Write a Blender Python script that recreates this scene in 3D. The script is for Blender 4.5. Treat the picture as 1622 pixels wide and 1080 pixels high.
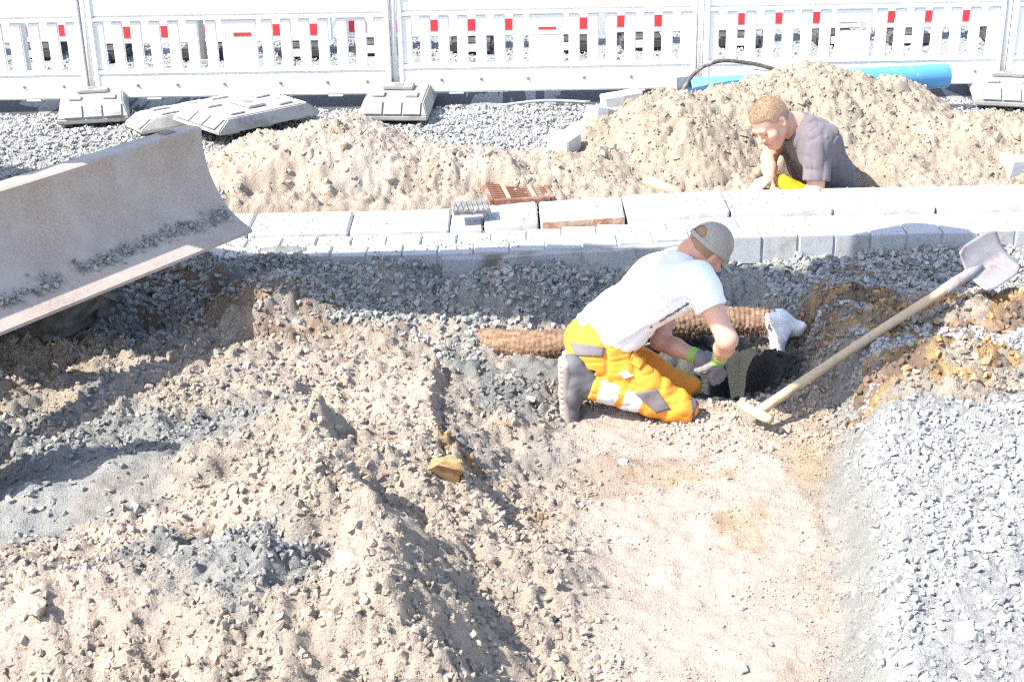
import bpy, bmesh, math, random
import numpy as np
from mathutils import Vector, Matrix

for o in list(bpy.data.objects): bpy.data.objects.remove(o)
scene = bpy.context.scene
R = math.radians
random.seed(7)
rng = np.random.default_rng(7)

# ------------------------------------------------------------------ camera
CAM = Vector((0, 0, 2.3)); PITCH = R(22.85); ROLL = R(1.0); FPX = 2252.8
camd = bpy.data.cameras.new('camera'); cam = bpy.data.objects.new('camera', camd)
scene.collection.objects.link(cam); scene.camera = cam
camd.lens = 50; camd.sensor_width = 36; camd.clip_end = 2000; camd.clip_start = 0.05
cam.matrix_world = Matrix.Translation(CAM) @ Matrix.Rotation(math.pi/2 - PITCH, 4, 'X') @ Matrix.Rotation(-ROLL, 4, 'Z')
# ------------------------------------------------------------------ sky, sun, exposure
SUN_EL = 48; TO_SUN = Vector((-0.915, -0.405, 0)).normalized() * math.cos(R(SUN_EL)) + Vector((0, 0, math.sin(R(SUN_EL))))
w = bpy.data.worlds.new('World'); scene.world = w; w.use_nodes = True
nt = w.node_tree; nt.nodes.clear()
sk = nt.nodes.new('ShaderNodeTexSky'); sk.sky_type = 'NISHITA'; sk.sun_disc = False
sk.sun_elevation = R(SUN_EL); sk.sun_rotation = math.atan2(TO_SUN.x, TO_SUN.y)
sk.air_density = 1.0; sk.dust_density = 1.5; sk.ozone_density = 1.0
bg = nt.nodes.new('ShaderNodeBackground'); bg.inputs['Strength'].default_value = 0.15
wo = nt.nodes.new('ShaderNodeOutputWorld')
nt.links.new(sk.outputs[0], bg.inputs[0]); nt.links.new(bg.outputs[0], wo.inputs[0])
sl = bpy.data.lights.new('sun', 'SUN'); sl.energy = 3.9; sl.angle = R(0.5); sl.color = (1.0, 0.955, 0.88)
so = bpy.data.objects.new('sun', sl); scene.collection.objects.link(so)
so.rotation_euler = (-TO_SUN).to_track_quat('-Z', 'Y').to_euler(); so.location = TO_SUN * 20
vs = scene.view_settings; vs.view_transform = 'Standard'; vs.look = 'None'; vs.gamma = 1; vs.use_curve_mapping = False
vs.exposure = 1.48
scene.cycles.use_denoising = False; scene.cycles.filter_width = 1.2; scene.cycles.max_bounces = 6

# ------------------------------------------------------------------ measuring helpers (photo pixel + one world coordinate -> world point)
_M = cam.matrix_world.to_3x3()
def ray(u, v):
    return _M @ Vector(((u - 811) / FPX, (540 - v) / FPX, -1.0))
def Py(u, v, y):
    d = ray(u, v); t = (y - CAM.y) / d.y
    return CAM + d * t
def Pz(u, v, z=0.0):
    d = ray(u, v); t = (z - CAM.z) / d.z
    return CAM + d * t

# ------------------------------------------------------------------ object helpers
COL = scene.collection
def link(name, me, m=None, parent=None, smooth=False):
    o = bpy.data.objects.new(name, me); COL.objects.link(o)
    if m is not None and me is not None and not me.materials: me.materials.append(m)
    if parent is not None: o.parent = parent
    if smooth and me is not None:
        me.polygons.foreach_set('use_smooth', [True] * len(me.polygons))
    return o
def tag(o, label=None, cat=None, group=None, kind=None):
    if label: o['label'] = label
    if cat: o['category'] = cat
    if group: o['group'] = group
    if kind: o['kind'] = kind
    return o
def thing(name, label, cat, loc=(0, 0, 0), rot=(0, 0, 0), group=None, parent=None):
    o = bpy.data.objects.new(name, None); COL.objects.link(o)
    o.location = loc; o.rotation_euler = rot; o.empty_display_size = 0.1
    return tag(o, label, cat, group)
def copy_tree(o, parent=None):
    c = o.copy(); COL.objects.link(c); c.parent = parent
    for ch in o.children: copy_tree(ch, c)
    return c
def fast_mesh(name, V, F, colors=None):
    V = np.ascontiguousarray(V, np.float32); F = np.ascontiguousarray(F, np.int32)
    n, k = F.shape
    me = bpy.data.meshes.new(name)
    me.vertices.add(len(V)); me.vertices.foreach_set('co', V.ravel())
    me.loops.add(n * k); me.loops.foreach_set('vertex_index', F.ravel())
    me.polygons.add(n); me.polygons.foreach_set('loop_start', np.arange(0, n * k, k, dtype=np.int32))
    try: me.polygons.foreach_set('loop_total', np.full(n, k, np.int32))
    except Exception: pass
    me.update(calc_edges=True); me.validate()
    me.polygons.foreach_set('use_smooth', np.zeros(len(me.polygons), dtype=bool))
    if colors is not None:
        a = me.attributes.new('col', 'FLOAT_COLOR', 'POINT')
        c = np.ones((len(V), 4), np.float32); c[:, :3] = colors
        a.data.foreach_set('color', c.ravel())
    return me
def bm_mesh(name, bm):
    me = bpy.data.meshes.new(name); bmesh.ops.recalc_face_normals(bm, faces=bm.faces); bm.to_mesh(me); bm.free(); return me
def box(bm, x0, x1, y0, y1, z0, z1, M=None):
    co = [(x, y, z) for x in (x0, x1) for y in (y0, y1) for z in (z0, z1)]
    vs_ = [bm.verts.new(M @ Vector(c) if M is not None else c) for c in co]
    for f in ((0, 1, 3, 2), (4, 6, 7, 5), (0, 4, 5, 1), (2, 3, 7, 6), (0, 2, 6, 4), (1, 5, 7, 3)):
        bm.faces.new([vs_[i] for i in f])
    return vs_
def box_obj(name, dims, m, parent=None, loc=(0, 0, 0), bevel=0.0, rot=None):
    bm = bmesh.new(); x, y, z = dims
    box(bm, -x/2, x/2, -y/2, y/2, -z/2, z/2)
    if bevel: bmesh.ops.bevel(bm, geom=bm.edges[:], offset=bevel, segments=2, affect='EDGES', profile=0.5)
    o = link(name, bm_mesh(name, bm), m, parent); o.location = loc
    if rot is not None: o.rotation_euler = rot
    return o
def tube(bm, pts, radii, n=12, caps=True):
    pts = [Vector(p) for p in pts]
    if not hasattr(radii, '__len__'): radii = [radii] * len(pts)
    rings = []; up = None
    for i, p in enumerate(pts):
        t = (pts[min(i+1, len(pts)-1)] - pts[max(i-1, 0)]).normalized()
        if up is None:
            up = Vector((0, 0, 1)) if abs(t.z) < 0.9 else Vector((1, 0, 0))
        a = t.cross(up).normalized(); b = a.cross(t).normalized(); up = b
        rings.append([bm.verts.new(p + (a * math.cos(2*math.pi*k/n) + b * math.sin(2*math.pi*k/n)) * radii[i]) for k in range(n)])
    for r0, r1 in zip(rings, rings[1:]):
        for k in range(n): bm.faces.new((r0[k], r0[(k+1) % n], r1[(k+1) % n], r1[k]))
    if caps:
        bm.faces.new(rings[0][::-1]); bm.faces.new(rings[-1])
    return rings
def prism(bm, prof, x0, x1, axis='Y'):
    """extrude a closed (a,b) profile along an axis; profile in the XZ plane for axis Y"""
    def mk(a, b, t): return {'Y': (a, t, b), 'X': (t, a, b), 'Z': (a, b, t)}[axis]
    A = [bm.verts.new(mk(a, b, x0)) for a, b in prof]; B = [bm.verts.new(mk(a, b, x1)) for a, b in prof]
    n = len(prof)
    for i in range(n): bm.faces.new((A[i], A[(i+1) % n], B[(i+1) % n], B[i]))
    bm.faces.new(A[::-1]); bm.faces.new(B)

def spline(pts, n=8):
    pts = [Vector(p) for p in pts]; out = []
    P_ = [pts[0] * 2 - pts[1]] + pts + [pts[-1] * 2 - pts[-2]]
    for i in range(1, len(P_) - 2):
        p0, p1, p2, p3 = P_[i-1:i+3]
        for k in range(n):
            t = k / n
            out.append(0.5 * ((2*p1) + (p2-p0)*t + (2*p0-5*p1+4*p2-p3)*t*t + (3*p1-p0-3*p2+p3)*t**3))
    out.append(pts[-1]); return out

# ------------------------------------------------------------------ noise (numpy)
def _h(ix, iy, iz, s):
    h = (ix.astype(np.int64) * 374761393 + iy.astype(np.int64) * 668265263 + iz.astype(np.int64) * 2147483647 + s * 1274126177) & 0xFFFFFFFF
    h = ((h ^ (h >> 13)) * 1274126177) & 0xFFFFFFFF
    h = h ^ (h >> 16)
    return (h & 0xFFFFFF).astype(np.float32) / np.float32(0xFFFFFF)
def vnoise2(x, y, s=0):
    ix = np.floor(x); iy = np.floor(y); fx = x - ix; fy = y - iy
    fx = fx*fx*fx*(fx*(fx*6-15)+10); fy = fy*fy*fy*(fy*(fy*6-15)+10)
    z = np.zeros_like(ix)
    a = _h(ix, iy, z, s); b = _h(ix+1, iy, z, s); c = _h(ix, iy+1, z, s); d = _h(ix+1, iy+1, z, s)
    return (a*(1-fx)+b*fx)*(1-fy) + (c*(1-fx)+d*fx)*fy - 0.5
def fbm2(x, y, oct=4, s=0, gain=0.5):
    r = 0; a = 1.0
    for i in range(oct):
        r = r + a * vnoise2(x * 2**i + 17.3*i, y * 2**i + 9.1*i, s + i); a *= gain
    return r
def vnoise3(x, y, z, s=0):
    ix = np.floor(x); iy = np.floor(y); iz = np.floor(z); fx = x-ix; fy = y-iy; fz = z-iz
    fx = fx*fx*(3-2*fx); fy = fy*fy*(3-2*fy); fz = fz*fz*(3-2*fz)
    r = 0
    for dz, wz in ((0, 1-fz), (1, fz)):
        for dy, wy in ((0, 1-fy), (1, fy)):
            for dx, wx in ((0, 1-fx), (1, fx)):
                r = r + _h(ix+dx, iy+dy, iz+dz, s) * wx * wy * wz
    return r - 0.5
def worley2(x, y, s=0):
    ix = np.floor(x); iy = np.floor(y); best = np.full(x.shape, 9.0, np.float32)
    z = np.zeros_like(ix)
    for dx in (-1, 0, 1):
        for dy in (-1, 0, 1):
            px = ix+dx+_h(ix+dx, iy+dy, z, s); py = iy+dy+_h(ix+dx, iy+dy, z+1, s)
            best = np.minimum(best, (px-x)**2 + (py-y)**2)
    return np.sqrt(best)
def sstep(a, b, x):
    t = np.clip((x-a)/(b-a), 0, 1); return t*t*(3-2*t)

# ------------------------------------------------------------------ materials
def mat(name, base=(.5, .5, .5), rough=0.85, var=0.0, vscale=8.0, bump=0.0, bscale=60.0, attr=False, metal=0.0,
        spec=0.35, dirt=None, dirt_amt=0.0, dscale=5.0, sheen=0.0, sss=0.0, bdist=0.01, speck=0.0):
    m = bpy.data.materials.new(name); m.use_nodes = True; t = m.node_tree; n = t.nodes; L = t.links
    b = n['Principled BSDF']; b.inputs['Roughness'].default_value = rough; b.inputs['Metallic'].default_value = metal
    b.inputs['Specular IOR Level'].default_value = spec
    if sheen: b.inputs['Sheen Weight'].default_value = sheen
    if sss:
        b.inputs['Subsurface Weight'].default_value = sss; b.inputs['Subsurface Radius'].default_value = (1, .35, .2)
        b.inputs['Subsurface Scale'].default_value = 0.008
    tc = n.new('ShaderNodeTexCoord')
    if attr:
        a = n.new('ShaderNodeAttribute'); a.attribute_name = 'col'; cur = a.outputs['Color']
    else:
        c = n.new('ShaderNodeRGB'); c.outputs[0].default_value = (*base, 1); cur = c.outputs[0]
    def nz(scale, det=5):
        q = n.new('ShaderNodeTexNoise'); q.inputs['Scale'].default_value = scale; q.inputs['Detail'].default_value = det
        q.inputs['Roughness'].default_value = 0.65
        L.new(tc.outputs['Object'], q.inputs['Vector']); return q
    if var:
        q = nz(vscale); mr = n.new('ShaderNodeMapRange'); mr.inputs[1].default_value = .25; mr.inputs[2].default_value = .75
        mr.inputs[3].default_value = 1-var; mr.inputs[4].default_value = 1+var
        L.new(q.outputs[0], mr.inputs[0])
        mx = n.new('ShaderNodeVectorMath'); mx.operation = 'SCALE'; L.new(cur, mx.inputs[0]); L.new(mr.outputs[0], mx.inputs['Scale']); cur = mx.outputs[0]
    if speck:
        q = nz(speck, 2); mr = n.new('ShaderNodeMapRange'); mr.inputs[1].default_value = .3; mr.inputs[2].default_value = .7
        mr.inputs[3].default_value = .82; mr.inputs[4].default_value = 1.18
        L.new(q.outputs[0], mr.inputs[0])
        mx = n.new('ShaderNodeVectorMath'); mx.operation = 'SCALE'; L.new(cur, mx.inputs[0]); L.new(mr.outputs[0], mx.inputs['Scale']); cur = mx.outputs[0]
    if dirt is not None:
        q = nz(dscale, 8); mr = n.new('ShaderNodeMapRange'); mr.inputs[1].default_value = .62 - dirt_amt*.35; mr.inputs[2].default_value = .72 - dirt_amt*.2
        L.new(q.outputs[0], mr.inputs[0])
        mx = n.new('ShaderNodeMix'); mx.data_type = 'RGBA'; L.new(mr.outputs[0], mx.inputs[0]); L.new(cur, mx.inputs[6]); mx.inputs[7].default_value = (*dirt, 1); cur = mx.outputs[2]
    L.new(cur, b.inputs['Base Color'])
    if bump:
        q = nz(bscale, 6); bp = n.new('ShaderNodeBump'); bp.inputs['Strength'].default_value = bump; bp.inputs['Distance'].default_value = bdist
        L.new(q.outputs[0], bp.inputs['Height']); L.new(bp.outputs[0], b.inputs['Normal'])
    return m
SAND = np.array((.375, .312, .25)); PINK = np.array((.42, .345, .285)); GREY = np.array((.245, .246, .235)); PALE = np.array((.345, .35, .343))
CLAY = np.array((.32, .205, .10)); BROWN = np.array((.165, .118, .085)); DARKG = np.array((.13, .136, .126)); BEIGE = np.array((.305, .258, .198))
M = {}
M['soil'] = mat('soil_mix', rough=.95, attr=True, var=.10, vscale=14, bump=1.0, bscale=120, bdist=.014, speck=260, spec=.15)
M['heap'] = mat('heaped_sand', rough=.95, attr=True, var=.10, vscale=10, bump=.8, bscale=110, bdist=.010, speck=200, spec=.15)
M['stone'] = mat('crushed_stone', rough=.85, attr=True, bump=.4, bscale=160, bdist=.004, var=.12, vscale=60, spec=.25)
M['clod'] = mat('soil_clod', rough=.95, attr=True, bump=.8, bscale=140, bdist=.006, var=.12, vscale=50, spec=.1)
M['asphalt'] = mat('asphalt', (.06, .063, .068), .9, var=.25, vscale=40, bump=.5, bscale=200, bdist=.004, speck=300)
M['concrete'] = mat('pale_concrete', (.50, .51, .52), .85, var=.10, vscale=6, bump=.35, bscale=120, bdist=.003, dirt=(.36, .33, .29), dirt_amt=.25, dscale=4, speck=220)
M['paver'] = mat('grey_paver', (.40, .41, .42), .88, var=.14, vscale=7, bump=.5, bscale=120, bdist=.003, dirt=(.30, .28, .25), dirt_amt=.35, dscale=6, speck=220)
M['haunch'] = mat('rough_concrete', (.32, .33, .335), .9, var=.15, vscale=9, bump=.7, bscale=60, bdist=.006, dirt=(.15, .14, .12), dirt_amt=.4, dscale=5)
M['rustface'] = mat('rust_stained_concrete', (.40, .30, .24), .9, var=.2, vscale=20, bump=.5, bscale=60, dirt=(.30, .15, .09), dirt_amt=.6, dscale=14)
M['whiteplastic'] = mat('white_plastic', (.80, .80, .79), .5, var=.03, vscale=5, dirt=(.66, .63, .57), dirt_amt=.05, dscale=9, bump=.08, bscale=40)
M['redplastic'] = mat('red_film', (.62, .045, .05), .45, var=.08, vscale=8)
M['hole'] = mat('bolt_and_opening_dark', (.22, .19, .15), .8)  # bolts, and flat dark plates painted as the shade of openings
M['greyrubber'] = mat('grey_recycled_plastic', (.25, .25, .24), .85, var=.12, vscale=8, bump=.35, bscale=90, bdist=.004, dirt=(.34, .32, .29), dirt_amt=.5, dscale=5)
M['palerubber'] = mat('dusty_recycled_plastic', (.34, .335, .32), .88, var=.12, vscale=8, bump=.35, bscale=90, bdist=.004, dirt=(.22, .215, .20), dirt_amt=.3, dscale=6)
M['darkrubber'] = mat('dark_rubber', (.045, .045, .047), .85, var=.2, vscale=10, dirt=(.12, .115, .11), dirt_amt=.3)
M['galv'] = mat('galvanised_steel', (.46, .47, .48), .45, metal=.5, var=.08, vscale=12)
M['posttube'] = mat('dull_zinc_post', (.66, .66, .65), .6, var=.06, vscale=10)
M['steel'] = mat('dusty_blade_steel', (.40, .325, .275), .6, metal=.1, var=.13, vscale=4, dirt=(.45, .40, .36), dirt_amt=.45, dscale=3.5, bump=.12, bscale=30, speck=120)
M['track'] = mat('dusty_track_rubber', (.085, .085, .085), .8, var=.15, vscale=9, dirt=(.20, .195, .19), dirt_amt=.55, dscale=5, bump=.3, bscale=70, bdist=.004)
M['machine'] = mat('machine_yellow', (.62, .36, .04), .45, var=.06, vscale=3, dirt=(.30, .24, .16), dirt_amt=.2)
M['machinegrey'] = mat('machine_grey', (.10, .10, .10), .55, var=.1)
M['glass'] = mat('cab_glass', (.05, .06, .07), .08)
M['blue'] = mat('blue_pipe', (.10, .33, .57), .42, var=.06, vscale=6, dirt=(.36, .38, .38), dirt_amt=.12, dscale=9)
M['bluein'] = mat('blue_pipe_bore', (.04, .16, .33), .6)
M['hose'] = mat('grey_hose', (.085, .08, .078), .7, var=.2, vscale=30, dirt=(.25, .23, .2), dirt_amt=.4, dscale=20)
M['coir'] = mat('coir_fibre', attr=True, rough=.95, var=.25, vscale=60, bump=.9, bscale=180, bdist=.008, spec=.1)
M['fabric_w'] = mat('white_fleece', (.76, .75, .75), .9, var=.05, vscale=20, bump=.3, bscale=90, bdist=.004, dirt=(.5, .45, .38), dirt_amt=.15, dscale=14)
M['wood'] = mat('pale_wood', (.54, .40, .25), .6, var=.12, vscale=12, bump=.15, bscale=60, dirt=(.36, .27, .18), dirt_amt=.25, dscale=8)
M['shovelblade'] = mat('worn_shovel_steel', (.36, .33, .32), .55, metal=.25, var=.15, vscale=14, dirt=(.36, .17, .14), dirt_amt=.22, dscale=11, bump=.2, bscale=60)
M['grate'] = mat('rusty_cast_iron', (.22, .10, .065), .85, var=.25, vscale=25, bump=.4, bscale=120, dirt=(.36, .27, .2), dirt_amt=.4, dscale=14)
M['plate'] = mat('grey_iron', (.16, .155, .16), .8, var=.2, vscale=25, bump=.4, bscale=100, dirt=(.33, .32, .30), dirt_amt=.4, dscale=12)
M['skin'] = mat('skin', attr=True, rough=.5, var=.05, vscale=20, spec=.35, sss=.08, bump=.05, bscale=150)
M['tshirt_w'] = mat('white_jersey', attr=True, rough=.9, var=.02, vscale=14, sheen=.1, bump=.12, bscale=300, bdist=.002)
M['tshirt_g'] = mat('grey_jersey', attr=True, rough=.9, var=.05, vscale=14, sheen=.1, bump=.12, bscale=300, bdist=.002)
M['trouser'] = mat('hi_vis_fabric', attr=True, rough=.75, var=.06, vscale=9, bump=.12, bscale=250, bdist=.002)
M['glove'] = mat('work_glove', attr=True, rough=.85, var=.1, vscale=50, bump=.2, bscale=200, bdist=.002)
M['cap'] = mat('cap_canvas', (.37, .325, .265), .9, var=.06, vscale=20, bump=.2, bscale=250, bdist=.002)
M['hair'] = mat('short_hair', attr=True, rough=.75, var=.08, vscale=40)
M['boot'] = mat('boot_leather', attr=True, rough=.7, var=.12, vscale=30, bump=.25, bscale=120, bdist=.003)
M['lace'] = mat('boot_lace', (.03, .03, .035), .8)
M['patch'] = mat('grey_cordura', (.17, .15, .155), .9, var=.08, vscale=40)

# ------------------------------------------------------------------ terrain
def wp(u, v, z=-.2):
    p = Pz(u, v, z); return p.x, p.y
def ell(x, y, cx, cy, rx, ry, a=0.0):
    c, s = math.cos(a), math.sin(a); dx = x-cx; dy = y-cy
    return np.sqrt(((dx*c+dy*s)/rx)**2 + ((-dx*s+dy*c)/ry)**2)
def dome(x, y, cx, cy, rx, ry, a=0.0):
    d = ell(x, y, cx, cy, rx, ry, a); return np.where(d < 1, (1 - d*d)**2, 0)
def polydist(x, y, pts):
    """unsigned distance, side (+ = right of travel) and parameter along a polyline"""
    best = np.full(x.shape, 1e9); side = np.zeros(x.shape); par = np.zeros(x.shape)
    for i, (a, b) in enumerate(zip(pts, pts[1:])):
        ax, ay = a; bx, by = b; L2 = (bx-ax)**2 + (by-ay)**2
        t = np.clip(((x-ax)*(bx-ax) + (y-ay)*(by-ay)) / L2, 0, 1)
        dx = x-ax-t*(bx-ax); dy = y-ay-t*(by-ay); d = np.hypot(dx, dy)
        cr = (bx-ax)*dy - (by-ay)*dx; m_ = d < best
        best = np.where(m_, d, best); side = np.where(m_, np.sign(-cr), side); par = np.where(m_, i+t, par)
    return best, side, par
RIDGE = [wp(505, 590, -.12), wp(545, 700, -.03), wp(562, 760, .02), wp(600, 860, .05), wp(640, 990, .08), wp(672, 1100, .08), wp(700, 1250, .05)]
CLIFF = [wp(690, 585, -.2), wp(680, 650, -.2), wp(690, 730, -.2), wp(770, 820, -.25)]
PIPEXY = [wp(690, 556, -.25), wp(770, 548, -.25), wp(900, 545, -.24), wp(1000, 527, -.22), wp(1080, 513, -.2), wp(1160, 509, -.2), wp(1228, 513, -.2)]
def zone(x, y):
    """weights of trench floor, right bank, lip"""
    edge = 1.03 + (y-3.5)*0.20 + 0.05*fbm2(x*0+3.1, y*2.2, 3, 5)
    edge = np.where(y > 5.5, 1.43 + (y-5.5)*(-0.32), edge)
    right = sstep(-0.10, 0.13, x-edge)
    return edge, right
def smooth_left(x, y):
    return sstep(1.1, .5, ell(x, y, *wp(60, 800), .85, .36, .25) + .3*fbm2(x*3, y*3, 2, 29))
def height(x, y, micro=True):
    x = np.asarray(x, np.float64); y = np.asarray(y, np.float64)
    wx = x + .06*fbm2(x*3, y*3, 2, 50); wy = y + .06*fbm2(x*3+9, y*3, 2, 51)
    z = np.full(x.shape, -.30)
    left = sstep(.28, -.35, wx)
    z = z + .07*left
    edge, right = zone(x, y)
    z = z + (.235 + .02*fbm2(x*1.5, y*1.5, 2, 8))*right*sstep(6.6, 5.9, y) + .10*right*sstep(5.9, 6.6, y)
    # bank below the kerb
    bank = sstep(6.2, 6.81, wy + .05*fbm2(x*4, y*0, 2, 13))
    kb = -.185 + .055*sstep(1.15, 1.9, x) + .02*sstep(.1, -.6, x)
    z = np.where(y > 6.0, z*(1-bank) + kb*bank, z)
    # street level behind the kerb
    z = np.where(y > 6.88, np.minimum(kb, -.185) + (-.05 - np.minimum(kb, -.185))*sstep(7.50, 7.62, y), z)
    z = np.where(y > 7.62, -.05 + .05*sstep(7.6, 8.6, y), z)
    # pit behind the kerb where the second worker kneels
    z = z - .5*sstep(1.0, .75, ell(x, y, 1.80, 7.84, .40, .22))
    # spoil ridge in the foreground
    d, s, t = polydist(x + .06 + .20*fbm2(x*2.3, y*2.3, 3, 18), y + .15*fbm2(x*2.3+4, y*2.3, 2, 19), RIDGE)
    z = z + (.05 + .17*fbm2(x*1.9, y*1.9, 3, 20))*sstep(.15, -.35, x)*sstep(5.2, 4.6, y)
    hh = np.interp(t, [0, 1, 2, 3, 4, 5, 6], [.06, .18, .26, .24, .17, .10, .08])
    wl = np.interp(t, [0, 2, 6], [.45, .75, .95]); wr = np.interp(t, [0, 1, 2, 4, 6], [.15, .18, .24, .5, .7])
    q = np.where(s > 0, d/wl, d/wr)
    hh = hh*(1 + .9*fbm2(x*3.2, y*3.2, 3, 14)); q = q*(1 + .5*fbm2(x*6, y*6, 3, 15))
    rd = hh*np.clip(1-q, 0, 1)**1.25
    z = z + rd
    d, s, t = polydist(x, y, CLIFF)
    z = z + np.where(s > 0, .09*np.clip(1-d/.35, 0, 1), .09*np.clip(1-d/.05, 0, 1))
    for (u, v, rx, ry, h, a) in ((250, 1010, .75, .42, .15, .1), (60, 950, .5, .3, .08, 0), (430, 495, .48, .30, .20, .2), (330, 450, .3, .25, .08, 0), (240, 505, .35, .22, -.10, 0), (560, 545, .25, .16, -.07, 0), (700, 440, .22, .16, -.07, 0), (1180, 470, .16, .12, -.05, 0),
                                 (540, 575, .28, .22, .07, 0), (800, 620, .40, .30, .05, 0), (810, 470, .42, .24, .13, 0), (1010, 640, .3, .12, -.015, 0),
                                 (450, 425, .42, .18, .10, 0), (610, 455, .35, .2, .09, 0), (880, 900, .35, .6, .05, .2), (760, 930, .4, .5, .06, 0)):
        cx, cy = wp(u, v); z = z + h*dome(x, y, cx, cy, rx, ry, a)
    # channel of the drain pipe, then the hole dug under it
    d, s, t = polydist(x, y, PIPEXY); z = z + (np.minimum(z, -.335)-z)*sstep(.30, .09, d + .05*fbm2(x*7, y*7, 2, 17))*sstep(6.35, 6.1, y)
    hx = x + .10*fbm2(x*7, y*7, 3, 52); hy_ = y + .10*fbm2(x*7+5, y*7, 3, 53)
    hb = (np.abs((hx-.87)/.31)**3 + np.abs((hy_-5.79)/.23)**3)**(1/3)
    z = z - .62*sstep(1.08, .45, hb)
    if micro:
        floor = sstep(.12, .35, wx)*(1-right)*sstep(5.6, 5.2, y)
        rough = 1 - .86*floor - .5*right*sstep(6.4, 5.9, y)
        street = sstep(6.86, 6.95, y)*(1 - sstep(7.5, 7.62, y)*sstep(8.4, 8.2, y)); rough = rough*(1-.85*street)
        rough = rough*(1 - .85*smooth_left(x, y))
        z = z + rough*(.055*fbm2(x*5, y*5, 3, 21) + .030*(0.55 - worley2(x*9, y*9, 3)) + .026*(.55 - worley2(x*19+4, y*19, 4)) + .030*fbm2(x*24, y*24, 3, 33, .6))
        z = z + (1-rough)*(.016*fbm2(x*3, y*7, 3, 25) + .012*np.abs(fbm2(x*4+.5*y, y*26, 2, 27)) + .014*fbm2(x*14, y*14, 4, 26, .65))
    return z
# colour zones: (u, v, rx, ry, colour, strength)
BL = []
def zc(u, v, rx, ry, c, s=1.0, a=0.0, z=-.2):
    cx, cy = wp(u, v, z); BL.append((cx, cy, rx, ry, a, c, s))
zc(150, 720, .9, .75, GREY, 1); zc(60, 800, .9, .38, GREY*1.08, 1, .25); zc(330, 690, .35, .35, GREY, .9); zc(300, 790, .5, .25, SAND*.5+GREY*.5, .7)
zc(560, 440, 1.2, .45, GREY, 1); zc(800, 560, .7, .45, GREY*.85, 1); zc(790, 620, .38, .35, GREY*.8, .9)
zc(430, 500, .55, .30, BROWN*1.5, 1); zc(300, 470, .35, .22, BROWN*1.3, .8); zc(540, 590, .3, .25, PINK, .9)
zc(620, 640, .28, .45, PINK, 1); zc(500, 760, .5, .4, SAND, .9); zc(620, 870, .55, .6, SAND, 1)
zc(180, 880, .4, .10, PINK*1.08, .9, .2); zc(330, 960, .55, .25, GREY*.95, .85, .1); zc(430, 1010, .3, .3, GREY, .9); zc(60, 1030, .35, .3, PINK, .8); zc(90, 940, .3, .12, GREY*.8, .5)
zc(800, 700, .45, .22, GREY*.9, .6); zc(760, 850, .45, .5, SAND, .9)
zc(1130, 850, .55, 1.6, PINK*1.12, 1.0); zc(1000, 720, .3, .2, BROWN*1.7, .55); zc(1180, 790, .16, .2, CLAY*1.1, .6); zc(1090, 720, .22, .1, CLAY*1.2, .45); zc(720, 740, .09, .09, CLAY, .9); zc(830, 790, .1, .1, CLAY, .5)
zc(1290, 700, .12, .5, CLAY*1.05, .4); zc(1260, 640, .25, .2, SAND*.9+CLAY*.1, .9)
zc(1490, 560, .55, .40, CLAY*.9, 1); zc(1400, 470, .35, .28, CLAY*.75+GREY*.2, .9); zc(1560, 470, .45, .2, CLAY*.5+SAND*.5, .8); zc(1350, 600, .25, .25, SAND*.6+CLAY*.4, .8); zc(1570, 590, .2, .12, BROWN*1.2, .6)
def ground_color(x, y):
    col = np.zeros(x.shape + (3,)); col[:] = SAND
    edge, right = zone(x, y)
    def put(mask, c):
        nonlocal col
        col = col*(1-mask[..., None]) + c*mask[..., None]
    n1 = fbm2(x*3.5, y*3.5, 4, 70); n2 = fbm2(x*12, y*12, 3, 71)
    put(sstep(6.15, 6.5, y + .3*n1), GREY)
    put(right*sstep(6.1, 5.8, y), GREY*1.12)
    put(np.where(x > 1.3, sstep(6.0, 6.3, y), 0), GREY)
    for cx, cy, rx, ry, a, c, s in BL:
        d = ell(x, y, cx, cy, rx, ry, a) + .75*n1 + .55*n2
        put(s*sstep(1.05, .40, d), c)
    # grey compacted lip of the trench
    put(.9*sstep(.16, .04, np.abs(x-edge-.02) + .05*n2)*sstep(5.8, 5.4, y), GREY*1.05)
    put(sstep(.62, 1.0, right - .3*n1)*sstep(4.95, 4.75, y), PALE*.92)
    put(sstep(1.40, 1.10, ell(x, y, .86, 5.80, .36, .27)), DARKG*.42)  # dark wet soil, darkened further as painted shade inside the hole
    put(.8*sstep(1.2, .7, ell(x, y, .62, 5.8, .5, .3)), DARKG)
    put(sstep(7.1, 7.3, y), PALE*.86); put(sstep(7.3, 7.4, y)*sstep(8.5, 8.2, y)*sstep(-1.9, -1.6, x), SAND)
    col *= (1 + .20*n2 + .25*n1*0)[..., None]
    return np.clip(col, .02, .8)
def spaced(lo, hi, d, flo, fhi):
    core = list(np.arange(lo, hi+1e-6, d)); a = []; s = d; p = lo
    while p > flo: s *= 1.35; p -= s; a.append(p)
    b = []; s = d; p = core[-1]
    while p < fhi: s *= 1.35; p += s; b.append(p)
    return np.array(a[::-1] + core + b)
gx = spaced(-2.75, 2.85, .0105, -250, 250); gy = spaced(2.95, 8.2, .0105, -60, 450)
GX, GY = np.meshgrid(gx, gy); GZ = height(GX, GY)
_right = zone(GX, GY)[1]; _fl = sstep(.12, .35, GX)*(1-_right)*sstep(5.6, 5.2, GY); _kb = sstep(6.84, 6.9, GY)*sstep(7.6, 7.52, GY)
_clump = sstep(-.25, .25, fbm2(GX*8, GY*8, 2, 44))
_amp = (.0075*(1-.7*smooth_left(GX, GY))*(.35+.65*_clump)*(1-.80*_fl)*(1-.35*_right))*(1-_kb)*((GX > -2.75) & (GX < 2.85) & (GY > 2.95) & (GY < 8.3))
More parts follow.
